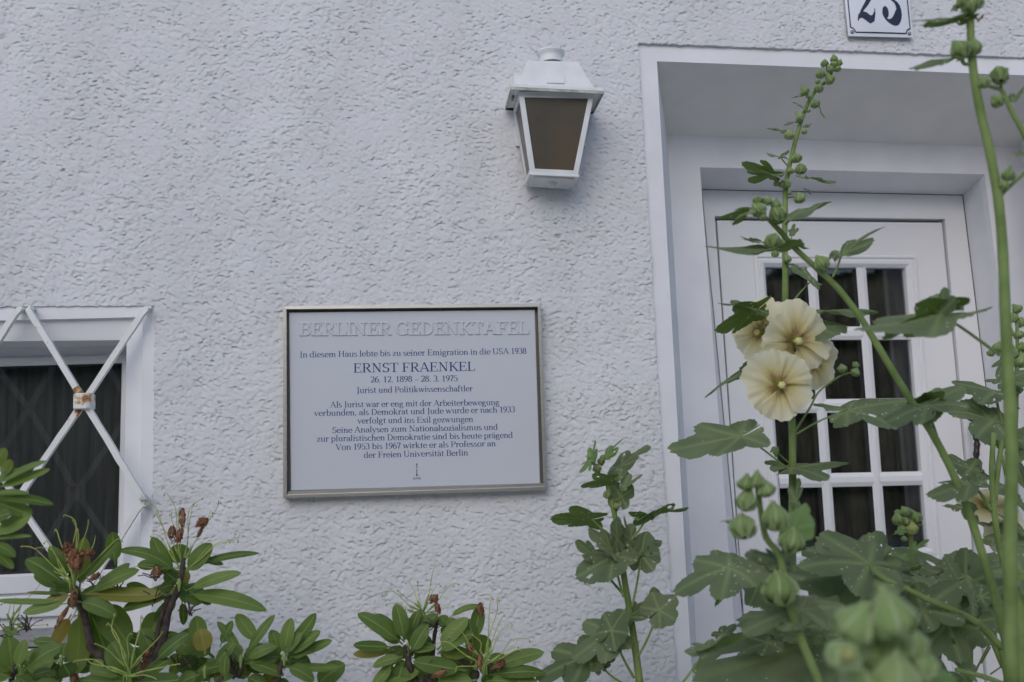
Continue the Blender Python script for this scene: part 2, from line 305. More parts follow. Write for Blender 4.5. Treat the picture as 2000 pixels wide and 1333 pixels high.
def stucco_wall():
    st = 0.0030; x0, x1, z0, z1 = -1.42, 1.98, 0.80, 3.12
    w = int((x1 - x0) / st); h = int((z1 - z0) / st)
    xs = x0 + np.arange(w) * st; zs = z0 + np.arange(h) * st
    X, Z = np.meshgrid(xs, zs)
    # thrown and rubbed render: clotted crests with torn lower lips, flat scraped patches between
    a = fnoise(h, w, st, 0.0075, 0.06, 0.04, 1.6, 1); b = fnoise(h, w, st, 0.0075, 0.06, -0.55, 1.8, 2); c = fnoise(h, w, st, 0.0042, 0.018, 0.1, 1.5, 7)
    m = 1 / (1 + np.exp(-2.5 * fnoise(h, w, st, 0.10, 0.45, seed=3)))
    m2 = np.clip(0.5 + 0.5 * fnoise(h, w, st, 0.015, 0.08, seed=8), 0, 1.4)     # roughness comes and goes from clot to clot
    r = 0.72 * (a * m + b * (1 - m)) + 0.62 * c * m2; r /= r.std()
    fine = fnoise(h, w, st, 0.0028, 0.008, seed=4)
    top = 0.45 + 0.35 * fnoise(h, w, st, 0.012, 0.06, seed=5)
    r = np.where(r > top, top + 0.25 * (r - top), r)            # rubbed-down crests
    r = np.where(r < -0.8, -0.8 + 1.35 * (r + 0.8), r)          # torn pits
    r = r + 0.20 * fine * m2
    # coarser towards the foot of the wall
    amp = 0.00090 * (1 + 0.10 * fnoise(h, w, st, 0.15, 0.5, seed=9)) * np.clip(1.10 - 0.08 * (Z - 1.0), 0.9, 1.15)
    H = r * amp + 0.0009 * fnoise(h, w, st, 0.12, 0.5, seed=6)
    xw = X + 0.0; zw = Z - 1.3 * r * amp
    rag = fnoise(1 if False else h, 4, st, 0.01, 0.05, seed=12)[:, 0] * 0.0009
    ragx = fnoise(4, w, st, 0.01, 0.05, seed=13)[0] * 0.0009
    # snap the nearest grid line to each opening edge
    dt = D_TL.z + (D_TR.z - D_TL.z) * (xs - D_TL.x) / (D_TR.x - D_TL.x) + ragx
    wt = W_TR.z + (W_TL.z - W_TR.z) * (xs - W_TR.x) / (W_TL.x - W_TR.x) + ragx
    dl = np.array([DX(z) for z in zs]) + rag; wr = np.array([win_right(z) for z in zs]) + rag
    jd = np.rint((dt - z0) / st).astype(int); jw = np.rint((wt - z0) / st).astype(int); jb = int(round((WIN_B - z0) / st))
    idl = np.rint((dl - x0) / st).astype(int); iwr = np.rint((wr - x0) / st).astype(int)
    hole = np.zeros((h - 1, w - 1), bool)
    for j in range(h - 1):
        i = idl[j]; 
        if zs[j] < D_TL.z + 0.01: xw[j, i] = dl[j]
        hole[j, i:] |= (np.arange(i, w - 1) >= 0) & (j < jd[i:w - 1])
        k = iwr[j]
        if zs[j] < W_TR.z + 0.01 and j >= jb: xw[j, k] = wr[j]
        if j >= jb: hole[j, :k] |= (j < jw[:k])
    for i in range(w):
        if xs[i] >= dl[min(jd[i], h - 1)] - st: zw[jd[i], i] = dt[i]
        if xs[i] <= wr[min(jw[i], h - 1)] + st: zw[jw[i], i] = wt[i]
    vx = np.empty((h * w, 3), np.float32); vx[:, 0] = xw.ravel(); vx[:, 1] = -H.ravel(); vx[:, 2] = zw.ravel()
    idx = np.arange(h * w).reshape(h, w)
    q = np.stack([idx[:-1, :-1], idx[:-1, 1:], idx[1:, 1:], idx[1:, :-1]], -1)[~hole]
    me = bpy.data.meshes.new('wall'); n = len(q)
    me.vertices.add(len(vx)); me.vertices.foreach_set('co', vx.ravel())
    me.loops.add(4 * n); me.loops.foreach_set('vertex_index', q.astype(np.int32).ravel())
    me.polygons.add(n); me.polygons.foreach_set('loop_start', np.arange(0, 4 * n, 4, dtype=np.int32)); me.polygons.foreach_set('loop_total', np.full(n, 4, np.int32))
    me.polygons.foreach_set('use_smooth', np.ones(n, bool)); me.update(calc_edges=True); me.materials.append(M['stucco'])
    o = bpy.data.objects.new('wall', me); COL.objects.link(o); o.parent = house; ORG['wall'] = Vector((0, 0, 0))
    o['label'] = 'rough white stucco facade'
    # the render's thickness along the edges of the openings
    T = 0.016
    def strip(pts):
        sk = MB(); sk.rings([[Vector(p) for p in pts], [Vector((p[0], T, p[2])) for p in pts]], closed=False); sk.build('render_edge', M['stucco'], house, smooth=False)
    strip([tuple(vx[idx[j, idl[j]]]) for j in range(0, jd[idl[-1]] + 1) if zs[j] < D_TL.z])
    strip([tuple(vx[idx[jd[i], i]]) for i in range(idl[jd[idl[h - 2]] if False else h // 2 * 0 + int(np.argmin(abs(zs - D_TL.z)))], w)])
    strip([tuple(vx[idx[j, iwr[j]]]) for j in range(jb, h) if zs[j] < W_TR.z])
    strip([tuple(vx[idx[jw[i], i]]) for i in range(0, iwr[int(np.argmin(abs(zs - W_TR.z)))] + 1)])
    # rest of the facade, outside what the camera sees, and the shell of the house
    r = MB(); Hh = 5.6
    def fl(xa, xb, za, zb): r.box(xa, xb, 0.0, 0.25, za, zb)
    xe = xs[-1]; ze = zs[-1]
    fl(-5, x0, 0, Hh); fl(x0, 6, ze, Hh); fl(x0, DX(0.4), 0, z0)
    fl(DOOR_R, 6, 0, ze); r.box(xe, DOOR_R - .0005, 0.0005, 0.25, door_top(xe) + .004, ze - .0005)
    r.box(-5, 6, 6.0, 6.2, 0, Hh); r.box(-5, -4.8, 0.25, 6, 0, Hh); r.box(5.8, 6, 0.25, 6, 0, Hh)
    r.box(-4.8, 5.8, 0.25, 6.0, 2.95, 3.1)
    r.build('outer_wall', M['stucco'], house)
    f = MB(); f.box(-5.2, 6.2, -0.35, 6.4, Hh, Hh + 0.15)
    f.add([(-5.2, -0.35, Hh + .15), (6.2, -0.35, Hh + .15), (6.2, 6.4, Hh + .15), (-5.2, 6.4, Hh + .15), (-5.2, 3, Hh + 2.5), (6.2, 3, Hh + 2.5)], [(0, 1, 5, 4), (2, 3, 4, 5), (0, 4, 3), (1, 2, 5)])
    f.build('roof', M['roof'], house)
stucco_wall()

# --- door niche: casing, reveal, second band, second reveal
def loopdoor(tl, l2, tr, r2, Y, zb=0.0):
    """open loop: bottom left, top left, top right, bottom right"""
    return [onto(tl, l2, zb, Y), W(*tl, Y), W(*tr, Y), onto(tr, r2, zb, Y)]
YA = 0.010; YB = 0.36; YC2 = 0.52
A0 = loopdoor((1232, 66), (1276, 820), (2215, 101), (2285, 820), YA)
A1 = loopdoor((1283, 120), (1323, 820), (2040, 149), (2125, 820), YA)
B0 = loopdoor((1303, 264), (1335, 820), (1992, 288), (2068, 820), YB)
B1 = loopdoor((1367, 327), (1404, 820), (1923, 341), (1985, 820), YB)
C0 = loopdoor((1369.5, 370), (1413, 820), (1881, 381), (1934, 820), YC2)
def plane_from(lo, hi, m, name, smooth=False):
    b = MB(); b.rings([lo, hi], closed=False); return b.build(name, m, house, smooth)
# casing band as a solid sheet, slightly wavy by hand trowel
def band(lo, hi, Y, name, m):
    b = MB(); b.rings([lo, hi, [p + Vector((0, 0.03, 0)) for p in hi]], closed=False)
    return b.build(name, m, house)
band(A0, A1, YA, 'door_casing', M['plaster'])
jl = MB(); jl.rings([[A1[0] + Vector((0, .0, 0)), A1[1]], [B0[0], B0[1]]], closed=False); jl.rings([[A1[2], A1[3]], [B0[2], B0[3]]], closed=False); jl.build('niche_reveal', M['plaster'], house)
sf = MB(); sf.quad(A1[1], A1[2], B0[2], B0[1]); sf.build('niche_soffit', M['soffit'], house)
band(B0, B1, YB, 'niche_band', M['plaster'])
b = MB(); b.rings([B1, C0], closed=False); b.build('door_reveal', M['plaster'], house)
# --- door frame and leaf
fr = MB(); F1 = loopdoor((1396, 422), (1424, 820), (1846, 428), (1884.5, 844), YC2)
C0i = loopdoor((1371, 371.5), (1414.5, 820), (1879.5, 382.5), (1932.5, 820), YC2)
fr.rings([[p + Vector((0, .03, 0)) for p in C0i], [p for p in C0i], F1, [p + Vector((0, 0.05, 0)) for p in F1]], closed=False)
# frame back, dark groove round the leaf
fr.build('door_frame', M['door'], house)
gp = MB(); G0 = [p + Vector((0, 0.022, 0)) for p in loopdoor((1364, 362), (1408, 820), (1888, 375), (1941, 820), YC2)]
gp.rings([G0, [p + Vector((0, 0.03, 0)) for p in G0]], closed=False)
G1 = [p + Vector((0, 0.052, 0)) for p in loopdoor((1440, 470), (1464, 820), (1805, 472), (1838, 820), YC2)]
gp.rings([[p + Vector((0, .03, 0)) for p in G0], G1], closed=False)
gp.build('door_seal', M['gap'], house)

YD = YC2 + 0.012
Dk = loopdoor((1400.5, 431), (1427, 820), (1839.5, 435.5), (1877.5, 844), YD)
zk = W(1600, 1100, YD).z
def gq(u, v, Y):      # glazed field of the door, u right, v down
    tl, tr, br, bl = W(1495, 521, Y), W(1769.5, 523, Y), W(1813.5, 1070, Y), W(1531, 1079, Y)
    return tl * (1 - u) * (1 - v) + tr * u * (1 - v) + br * u * v + bl * (1 - u) * v
def gqp(u0, u1, v0, v1, Y): return [gq(u0, v1, Y), gq(u1, v1, Y), gq(u1, v0, Y), gq(u0, v0, Y)]
leaf = MB()
inner = [gq(0, 1, YD), gq(0, 0, YD), gq(1, 0, YD), gq(1, 1, YD)]
def grow(q, e):        # larger copy of a four-point loop in the wall plane
    bl, tl, tr, br = q
    return [bl + Vector((-e, 0, -e)), tl + Vector((-e, 0, e)), tr + Vector((e, 0, e)), br + Vector((e, 0, -e))]
def setY(q, Y): return [Vector((p.x, Y, p.z)) for p in q]
mo = grow(inner, 0.045)
leaf.rings([setY(Dk, YD + .03), Dk], closed=False)
dz0 = Vector((0, 0, 0))
leaf.add([Dk[0], Dk[1], Dk[2], Dk[3], mo[0], mo[1], mo[2], mo[3]], [(0, 1, 5, 4), (1, 2, 6, 5), (2, 3, 7, 6), (0, 4, 7, 3)])
leaf.rings([mo, setY(grow(inner, 0.040), YD - .008), setY(grow(inner, 0.034), YD - .010), setY(grow(inner, 0.030), YD - .003), setY(grow(inner, 0.027), YD - .003),
            setY(grow(inner, 0.022), YD - .008), setY(grow(inner, 0.012), YD - .008), setY(grow(inner, 0.0), YD + .004), setY(grow(inner, 0.0), YD + .034)])
# lower panel of the leaf, mostly hidden by the plants
door = leaf.build('door', M['door'], house, label='white panelled front door with twelve panes')
lp = MB(); zt = zk - 0.16; zb = 0.25
for e, dY in ((0.0, 1),):
    q = [Vector((inner[0].x - .04, YD, zb)), Vector((inner[0].x - .04, YD, zt)), Vector((inner[3].x + .04, YD, zt)), Vector((inner[3].x + .04, YD, zb))]
    lp.rings([setY(grow(q, 0.012), YD - .0005), setY(q, YD - .010), setY(grow(q, -0.012), YD - .003), setY(grow(q, -0.05), YD - .003), setY(grow(q, -0.06), YD - .010)])
    k = setY(grow(q, -0.06), YD - .010); lp.quad(*k)
lp.build('door_panel', M['door'], door)
nb = (0.051, 0.036); pw = (1 - 2 * nb[0]) / 3; ph = (1 - 3 * nb[1]) / 4
for c in range(2):     # upright glazing bars
    u0 = pw * (c + 1) + nb[0] * c; u1 = u0 + nb[0]; m_ = MB()
    P = [[gq(u, v, YD + y) for (u, y) in ((u0 - .01, .028), (u0 - .01, .008), (u0 + .013, .0), (u1 - .013, .0), (u1 + .01, .008), (u1 + .01, .028))] for v in (0, 1)]
    m_.rings(P); m_.build('glazing_bar', M['door'], door)
for r_ in range(3):
    v0 = ph * (r_ + 1) + nb[1] * r_; v1 = v0 + nb[1]
    for c in range(3):
        ua = (pw + nb[0]) * c + (0 if c == 0 else -.008); ub = (pw + nb[0]) * c + pw + (0 if c == 2 else .008); m_ = MB()
        P = [[gq(u, v, YD + y + .0006) for (v, y) in ((v0 - .006, .027), (v0 - .006, .008), (v0 + .009, .0), (v1 - .009, .0), (v1 + .006, .008), (v1 + .006, .027))] for u in (ua, ub)]
        m_.rings(P); m_.build('glazing_bar', M['door'], door)
for r_ in range(4):
    for c in range(3):
        u0 = (pw + nb[0]) * c; v0 = (ph + nb[1]) * r_; m_ = MB()
        q = gqp(u0 - .004, u0 + pw + .004, v0 - .003, v0 + ph + .003, YD + .022 + .0004 * ((r_ + c) % 3))
        jit = [Vector((0, random.uniform(-.0004, .0004), 0)) for _ in range(4)]
        m_.box8([p + j for p, j in zip(q, jit)], [p + Vector((0, .004, 0)) for p in q]); m_.build('pane', M['glass'], door)
# handle of the door: a curved dark bar
hd = MB(); hp = smoothpath([W(1904, 822, YD - .035), W(1900, 836, YD - .055), W(1908, 862, YD - .06), W(1907, 900, YD - .06), W(1918, 925, YD - .055), W(1924, 932, YD - .02)])
hd.tube(hp, [0.008 + 0.004 * math.sin(i * 1.3) ** 2 for i in range(len(hp))], 10)
hd.tube([W(1904, 822, YD - .035), W(1902, 822, YD + .0)], 0.008, 8); hd.tube([W(1924, 932, YD - .02), W(1924, 932, YD)], 0.008, 8)
hd.build('handle', M['bronze'], door, smooth=True)
# curtain behind the door glass and a closed dark hall
def box_room(name, x0, x1, z0, z1, Y0, depth):
    b = MB(); b.box(x0, x1, Y0, Y0 + depth, z0, z1); b.f = [f for f in b.f if f != (0, 1, 2, 3)]
    return b.build(name, M['dark'], house)
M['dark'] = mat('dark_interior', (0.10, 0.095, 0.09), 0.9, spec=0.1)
def curtain(name, x0, x1, z0, z1, Y, amp=.008, wl=.045, m='curtain'):
    b = MB(); n = int((x1 - x0) / (wl / 6)); lo = []; hi = []
    for i in range(n + 1):
        x = x0 + (x1 - x0) * i / n; y = Y + amp * math.sin(2 * math.pi * x / wl + 1.5 * math.sin(x * 9)) + .004 * math.sin(x * 61)
        lo.append((x, y, z0)); hi.append((x + .004 * math.sin(x * 40), y, z1))
    b.rings([lo, hi], closed=False); return b.build(name, M[m], house, smooth=True)
dxa, dxb = inner[1].x - .05, inner[2].x + .3
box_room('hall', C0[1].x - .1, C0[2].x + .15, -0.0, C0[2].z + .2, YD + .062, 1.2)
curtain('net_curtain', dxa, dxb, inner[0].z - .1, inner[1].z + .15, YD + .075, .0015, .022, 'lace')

# --- window niche on the left
def loopwin(tr, r2, ztop_l, zb, Y, xl):
    a = W(*tr, Y); b = onto(tr, r2, zb, Y); s = W(tr[0] - 300, ztop_l, Y)
    k = (a.z - s.z) / (a.x - s.x)
    return [Vector((xl, Y, a.z + k * (xl - a.x))), a, b, Vector((xl, Y, zb))]
w0 = loopwin((316, 586), (311, 1100), 591, WIN_B - .02, 0.006, WIN_L - .02)
w1 = loopwin((279, 619.5), (274, 1100), 627, WIN_B + .01, 0.006, WIN_L + .02)
w2 = loopwin((278.5, 621), (273.5, 1100), 628.5, WIN_B + .01, 0.020, WIN_L + .02)
w3 = loopwin((247.5, 664.5), (240, 1100), 667.5, WIN_B + .03, 0.030, WIN_L + .07)
w4 = [Vector((p.x, 0.19, p.z)) for p in w3]; w4[0].z += 0; 
b = MB(); b.rings([w0, w1, w2, w3, w4]); b.build('window_surround', M['plaster'], house)
YW = 0.175
fx1 = w3[1].x + .02
gt = W(100, 715, YW).z; gr = W(237, 800, YW).x; gbz = W(60, 1122, YW).z; gl = w3[0].x + .1
wf = MB()
o0 = [Vector((w3[0].x - .01, YW, WIN_B + .05)), Vector((w3[0].x - .01, YW, w3[1].z + .03)), Vector((fx1, YW, w3[1].z + .03)), Vector((fx1, YW, WIN_B + .05))]
gi = [Vector((gl, YW, gbz)), Vector((gl, YW, gt - .002)), Vector((gr, YW, gt + .004)), Vector((gr, YW, gbz + .004))]
s1 = W(60, 1158, YW).z
gg = grow(gi, 0.0); ge = [gg[0] + Vector((-.035, 0, -(gbz - s1))), gg[1] + Vector((-.035, 0, .022)), gg[2] + Vector((.03, 0, .022)), gg[3] + Vector((.03, 0, -(gbz - s1)))]
wf.add([o0[0], o0[1], o0[2], o0[3], ge[0], ge[1], ge[2], ge[3]], [(0, 1, 5, 4), (1, 2, 6, 5), (2, 3, 7, 6), (0, 4, 7, 3)])
wf.rings([ge, setY(ge, YW - .012), setY(grow(gi, .006), YW - .012), setY(gi, YW - .004), setY(gi, YW + .02)])
win = wf.build('window', M['winframe'], house, label='window with white frame and dark glass')
b = MB(); b.rings([setY(grow(gi, .0), YW + .0015), setY(grow(gi, -.004), YW + .0015), setY(grow(gi, -.004), YW + .012)]); b.build('seal', M['gap'], win)
b = MB(); b.box8(setY([gi[0], gi[3], gi[2], gi[1]], YW + .010), setY([gi[0], gi[3], gi[2], gi[1]], YW + .014)); b.build('pane', M['glass'], win)
# two horizontal grooves of the lower rail
b = MB(); s2 = W(60, 1205, YW).z
b.box(w3[0].x, fx1, YW - .016, YW - .0005, s2, s1 - .006); b.build('bottom_rail', M['winframe'], win, bevel=.003)
b = MB(); b.box(w3[0].x + .001, w3[1].x - .001, 0.035, YW - .004, WIN_B + .035, W(60, 1236, 0.1).z); b.build('sill', M['stone'], win, bevel=.004)
cu = curtain('window_curtain', gl - .1, gr + .1, gbz - .1, gt + .1, YW + .06, .002, .03)
box_room('room', gl - .3, gr + .3, gbz - .3, gt + .3, YW + .035, 1.0)

# --- diamond grille of square bars
grl = thing('window_grille', W(165, 785, -0.04), 'white iron diamond grille with rusty collar over the left window', 'grille')
YG = -0.035; R = 0.0105
def bar(pts, dY):
    wp = []
    for p in pts:
        Yp = YG + dY if len(p) < 3 else p[2]
        wp.append(W(p[0], p[1], Yp))
    sub = []
    for k in range(len(wp) - 1):
        m_ = 8
        for i in range(m_): sub.append(wp[k].lerp(wp[k + 1], i / m_))
    sub.append(wp[-1])
    sub = [p + Vector((random.uniform(-1, 1), 0, random.uniform(-1, 1))) * .0007 for p in sub]
    b_ = MB(); b_.tube(sub, [R * random.uniform(.96, 1.05) for _ in sub], 4, square=True); b_.c = [-.18] * len(b_.v); b_.build('bar', M['rust'], grl, bevel=.0022)
bar([(62, 603, .012), (57, 606), (163, 780), (168, 790), (272, 962), (279, 972), (287, 979, .0)], .0)
bar([(293, 603, .012), (284, 606, -.02), (275, 617), (168, 780), (160, 791), (44, 962), (30, 985), (-85, 1165), (-110, 1205)], .012)
bar([(44, 603, .012), (38, 606), (28, 616), (-75, 785), (-200, 975)], .012)
bar([(-190, 603, .012), (-75, 785), (24, 962), (38, 985), (154, 1155), (166, 1178), (262, 1330)], .0)
bar([(289, 990, .0), (279, 984), (268, 996), (166, 1158), (154, 1175), (60, 1325)], .012)
def collar(x, y, tint):
    c = MB(); a = W(x, y, YG + .006); pr = []
    nn = 10
    for zz, rr in ((-.021, .021), (-.018, .0235), (.018, .0235), (.021, .021)):
        pr.append([a + Vector((math.copysign(abs(math.cos(t)) ** .45, math.cos(t)) * rr, math.copysign(abs(math.sin(t)) ** .45, math.sin(t)) * (rr + .004), zz)) for t in [2 * math.pi * i / nn for i in range(nn)]])
    c.rings(pr); c.add(pr[0], [tuple(range(nn))[::-1]]); c.add(pr[-1], [tuple(range(nn))])
    c.c = [(max(0, (v.z - a.z) / .021) * tint + (max(0, -(v.x - a.x) / .024)) * .5 * tint + .02) for v in c.v]
    c.build('collar', M['rust'], grl, bevel=.0015)
collar(165, 785, .30); collar(33, 975, .35); collar(160, 1168, .1)
# rusty stretch of bar just above the collar
c = MB(); c.tube([W(149, 757, YG - .0012), W(166, 785, YG - .0012)], R * 1.02, 4, square=True); c.c = [.25] * 4 + [.75] * 4; c.build('rusty_bar_end', M['rust'], grl, bevel=.001)
c = MB(); c.tube([W(147, 812, YG + .0108), W(162, 789, YG + .0108)], R * 1.02, 4, square=True); c.c = [.05] * 4 + [.5] * 4; c.build('rusty_bar_end', M['rust'], grl, bevel=.001)

# ---------------------------------------------------------------- a roman alphabet drawn with a broad pen
TH, TN = 0.125, 0.045
xh = 0.66
def arc(cx, cy, rx, ry, a0, a1, n=14): return [(cx + rx * math.cos(math.radians(a0 + (a1 - a0) * i / n)), cy + ry * math.sin(math.radians(a0 + (a1 - a0) * i / n))) for i in range(n + 1)]
def pen(*p): return ('p', list(p))
def st(x, y0, y1): return ('w', [(x, y0), (x, y1)], TH)
def tk(x0, y0, x1, y1): return ('w', [(x0, y0), (x1, y1)], TH * .98)
def tn(x0, y0, x1, y1): return ('w', [(x0, y0), (x1, y1)], TN)
def sf_(x, y, w=.13): return ('w', [(x - w, y + (TN / 2 if y < .5 * 1 and y != xh else -TN / 2)), (x + w, y + (TN / 2 if y < .5 and y != xh else -TN / 2))], TN)
def hs(x, y, w=.13): s = sf_(x, y); return ('w', [(x - w, s[1][0][1]), (x + .06, s[1][0][1])], TN)   # head serif on the left only
def dt_(x, y, r=.065): return ('w', [(x, y - r), (x, y + r)], 2 * r)
def cv(pts): return ('p', pts)
G = {}
G['I'] = (.42, [st(.21, 0, 1), sf_(.21, 0, .15), sf_(.21, 1, .15)])
G['H'] = (.98, [st(.2, 0, 1), st(.76, 0, 1), tn(.2, .52, .76, .52)] + [sf_(x, y, .15) for x in (.2, .76) for y in (0, 1)])
G['L'] = (.76, [st(.2, 0, 1), sf_(.2, 1, .15), sf_(.2, 0, .15), tn(.2, .022, .7, .022), tn(.69, 0, .71, .25)])
G['E'] = (.80, [st(.2, 0, 1), sf_(.2, 1, .15), sf_(.2, 0, .15), tn(.2, .978, .68, .978), tn(.2, .52, .55, .52), tn(.2, .022, .72, .022), tn(.67, 1, .67, .78), tn(.54, .40, .54, .64), tn(.72, 0, .72, .24)])
G['F'] = (.74, [st(.2, 0, 1), sf_(.2, 1, .15), sf_(.2, 0, .17), tn(.2, .978, .67, .978), tn(.2, .5, .54, .5), tn(.66, 1, .66, .77), tn(.53, .38, .53, .62)])
G['T'] = (.84, [st(.42, 0, 1), sf_(.42, 0, .17), tn(.06, .978, .78, .978), tn(.06, 1, .06, .76), tn(.78, 1, .78, .76)])
G['B'] = (.80, [st(.2, 0, 1), sf_(.15, 0, .1), sf_(.15, 1, .1), tn(.2, .978, .42, .978), tn(.2, .53, .45, .53), tn(.2, .022, .45, .022), cv(arc(.41, .754, .24, .224, 90, -90)), cv(arc(.44, .276, .28, .254, 90, -90))])
G['P'] = (.74, [st(.2, 0, 1), sf_(.2, 0, .16), sf_(.15, 1, .1), tn(.2, .978, .42, .978), tn(.2, .47, .42, .47), cv(arc(.42, .724, .26, .254, 90, -90))])
G['R'] = (.86, [st(.2, 0, 1), sf_(.2, 0, .16), sf_(.15, 1, .1), tn(.2, .978, .42, .978), tn(.2, .50, .42, .50), cv(arc(.42, .739, .25, .239, 90, -90)), tk(.42, .5, .74, .03), tn(.7, .022, .88, .022)])
G['D'] = (.92, [st(.2, 0, 1), sf_(.15, 0, .1), sf_(.15, 1, .1), tn(.2, .978, .42, .978), tn(.2, .022, .42, .022), cv(arc(.40, .5, .40, .478, 90, -90))])
G['G'] = (.94, [cv(arc(.5, .5, .40, .49, 40, 320)), st(.76, .04, .42), sf_(.76, .44, .13), tn(.80, .78, .80, 1)])
G['S'] = (.66, [cv(arc(.33, .74, .22, .24, 35, 180) + arc(.33, .74, .22, .24, 185, 245)[1:] + [(.36, .48)] + arc(.33, .26, .25, .245, 50, -5) + arc(.33, .26, .25, .25, -10, -150)[1:]), tn(.54, .99, .54, .76), tn(.08, .01, .08, .26)])
G['N'] = (.98, [tn(.2, 0, .2, 1), tk(.2, .98, .77, .03), tn(.77, 0, .77, 1), sf_(.2, 0, .14), sf_(.14, 1, .1), sf_(.77, 1, .14)])
G['M'] = (1.14, [tn(.19, 0, .19, 1), tk(.2, .98, .56, .05), tn(.56, .03, .93, .98), st(.93, 0, 1), sf_(.19, 0, .14), sf_(.93, 0, .15), sf_(.14, 1, .1), sf_(.98, 1, .1)])
G['A'] = (.92, [tn(.11, .02, .44, 1), tk(.44, 1, .80, .02), tn(.24, .34, .68, .34), sf_(.11, 0, .12), sf_(.80, 0, .15)])
G['K'] = (.90, [st(.2, 0, 1), sf_(.2, 0, .15), sf_(.2, 1, .15), tn(.22, .42, .72, .97), tk(.38, .58, .78, .03), sf_(.71, 1, .13), sf_(.79, 0, .14)])
G['U'] = (.92, [('w', [(.19, 1), (.19, .35)], TH), cv(arc(.46, .34, .27, .33, 180, 360)), tn(.73, .34, .73, 1), sf_(.19, 1, .15), sf_(.73, 1, .13)])
G['V'] = (.88, [tk(.12, .98, .45, .02), tn(.45, .02, .78, .98), sf_(.13, 1, .14), sf_(.78, 1, .12)])
G['J'] = (.46, [('w', [(.26, 1), (.26, .02)], TH), cv(arc(.10, .0, .16, .2, 0, -95)), sf_(.26, 1, .15)])
G['n'] = (.72, [st(.17, 0, xh), hs(.15, xh), sf_(.17, 0, .12), cv([(.2, .52)] + arc(.37, .46, .18, .18, 120, 0)), st(.55, 0, .46), sf_(.55, 0, .12)])
G['m'] = (1.08, [st(.17, 0, xh), hs(.15, xh), sf_(.17, 0, .12), cv([(.2, .52)] + arc(.36, .46, .17, .18, 120, 0)), st(.53, 0, .46), sf_(.53, 0, .11), cv([(.56, .52)] + arc(.72, .46, .18, .18, 120, 0)), st(.90, 0, .46), sf_(.90, 0, .11)])
G['u'] = (.72, [st(.17, .2, xh), hs(.14, xh, .12), cv(arc(.35, .2, .18, .19, 180, 300)), st(.55, 0, xh), hs(.53, xh, .12), ('w', [(.55, .022), (.68, .022)], TN)])
G['h'] = (.72, [st(.17, 0, 1.04), hs(.14, 1.04, .12), sf_(.17, 0, .12), cv([(.2, .52)] + arc(.37, .46, .18, .18, 120, 0)), st(.55, 0, .46), sf_(.55, 0, .12)])
G['i'] = (.36, [st(.18, 0, xh), hs(.16, xh), sf_(.18, 0, .13), dt_(.17, .90)])
G['l'] = (.36, [st(.18, 0, 1.04), hs(.15, 1.04, .12), sf_(.18, 0, .13)])
G['r'] = (.50, [st(.17, 0, xh), hs(.15, xh), sf_(.17, 0, .13), cv([(.2, .48)] + arc(.36, .50, .13, .135, 150, 60)), dt_(.43, .58, .06)])
G['o'] = (.66, [cv(arc(.33, .33, .25, .32, 0, 360, 22))])
G['e'] = (.60, [cv(arc(.32, .33, .24, .32, 0, 320, 22)), tn(.1, .36, .55, .36)])
G['c'] = (.56, [cv(arc(.32, .33, .24, .32, 50, 320, 20)), dt_(.47, .54, .055)])
G['d'] = (.70, [cv(arc(.30, .33, .23, .32, 60, 300, 18)), st(.52, 0, 1.04), hs(.49, 1.04, .12), ('w', [(.52, .022), (.66, .022)], TN)])
G['b'] = (.70, [cv(arc(.38, .33, .24, .32, 125, -125, 18)), st(.17, .03, 1.04), hs(.14, 1.04, .12)])
G['p'] = (.70, [cv(arc(.38, .33, .24, .32, 125, -125, 18)), st(.17, -.3, xh), hs(.14, xh, .12), sf_(.17, -.3, .13)])
G['a'] = (.60, [cv(arc(.28, .46, .18, .185, 160, 0)), st(.47, .08, .46), cv([(.47, .38), (.3, .33)] + arc(.27, .17, .18, .16, 110, 330)), ('w', [(.47, .03), (.6, .03)], TN), dt_(.13, .50, .055)])
G['ä'] = (.60, G['a'][1] + [dt_(.17, .88, .055), dt_(.41, .88, .055)])
G['s'] = (.50, [cv(arc(.25, .49, .15, .155, 40, 180) + arc(.25, .49, .15, .155, 185, 240)[1:] + [(.27, .32)] + arc(.25, .17, .17, .155, 50, -10) + arc(.25, .17, .17, .155, -15, -150)[1:])])
G['t'] = (.44, [st(.2, .15, .82), tn(.04, .64, .40, .64), cv(arc(.32, .16, .12, .14, 180, 300))])
G['f'] = (.42, [st(.18, 0, .82), cv(arc(.33, .84, .15, .19, 180, 70)), tn(.02, .64, .38, .64), sf_(.18, 0, .14), dt_(.40, .95, .055)])
G['g'] = (.64, [cv(arc(.28, .44, .18, .2, 0, 360, 18)), tn(.42, .58, .60, .62), cv([(.16, .27), (.10, .18), (.16, .10), (.38, .06)] + arc(.32, -.12, .24, .17, 70, -180, 16) + [(.16, .04)])])
G['k'] = (.70, [st(.17, 0, 1.04), hs(.14, 1.04, .12), sf_(.17, 0, .13), tn(.2, .28, .50, .62), tk(.3, .38, .58, .03), sf_(.5, xh, .11), sf_(.60, 0, .12)])
G['v'] = (.64, [tk(.1, .64, .33, .02), tn(.33, .02, .56, .64), sf_(.11, xh, .11), sf_(.56, xh, .09)])
G['w'] = (.94, [tk(.1, .64, .30, .02), tn(.30, .02, .47, .62), tk(.45, .64, .65, .02), tn(.65, .02, .85, .64), sf_(.11, xh, .11), sf_(.46, xh, .1), sf_(.85, xh, .09)])
G['y'] = (.64, [tk(.1, .64, .34, .04), tn(.22, -.26, .56, .64), sf_(.11, xh, .11), sf_(.56, xh, .09), dt_(.17, -.24, .055)])
G['x'] = (.64, [tk(.1, .64, .54, .02), tn(.1, .02, .52, .64), sf_(.1, xh, .1), sf_(.53, xh, .09), sf_(.1, 0, .09), sf_(.55, 0, .11)])
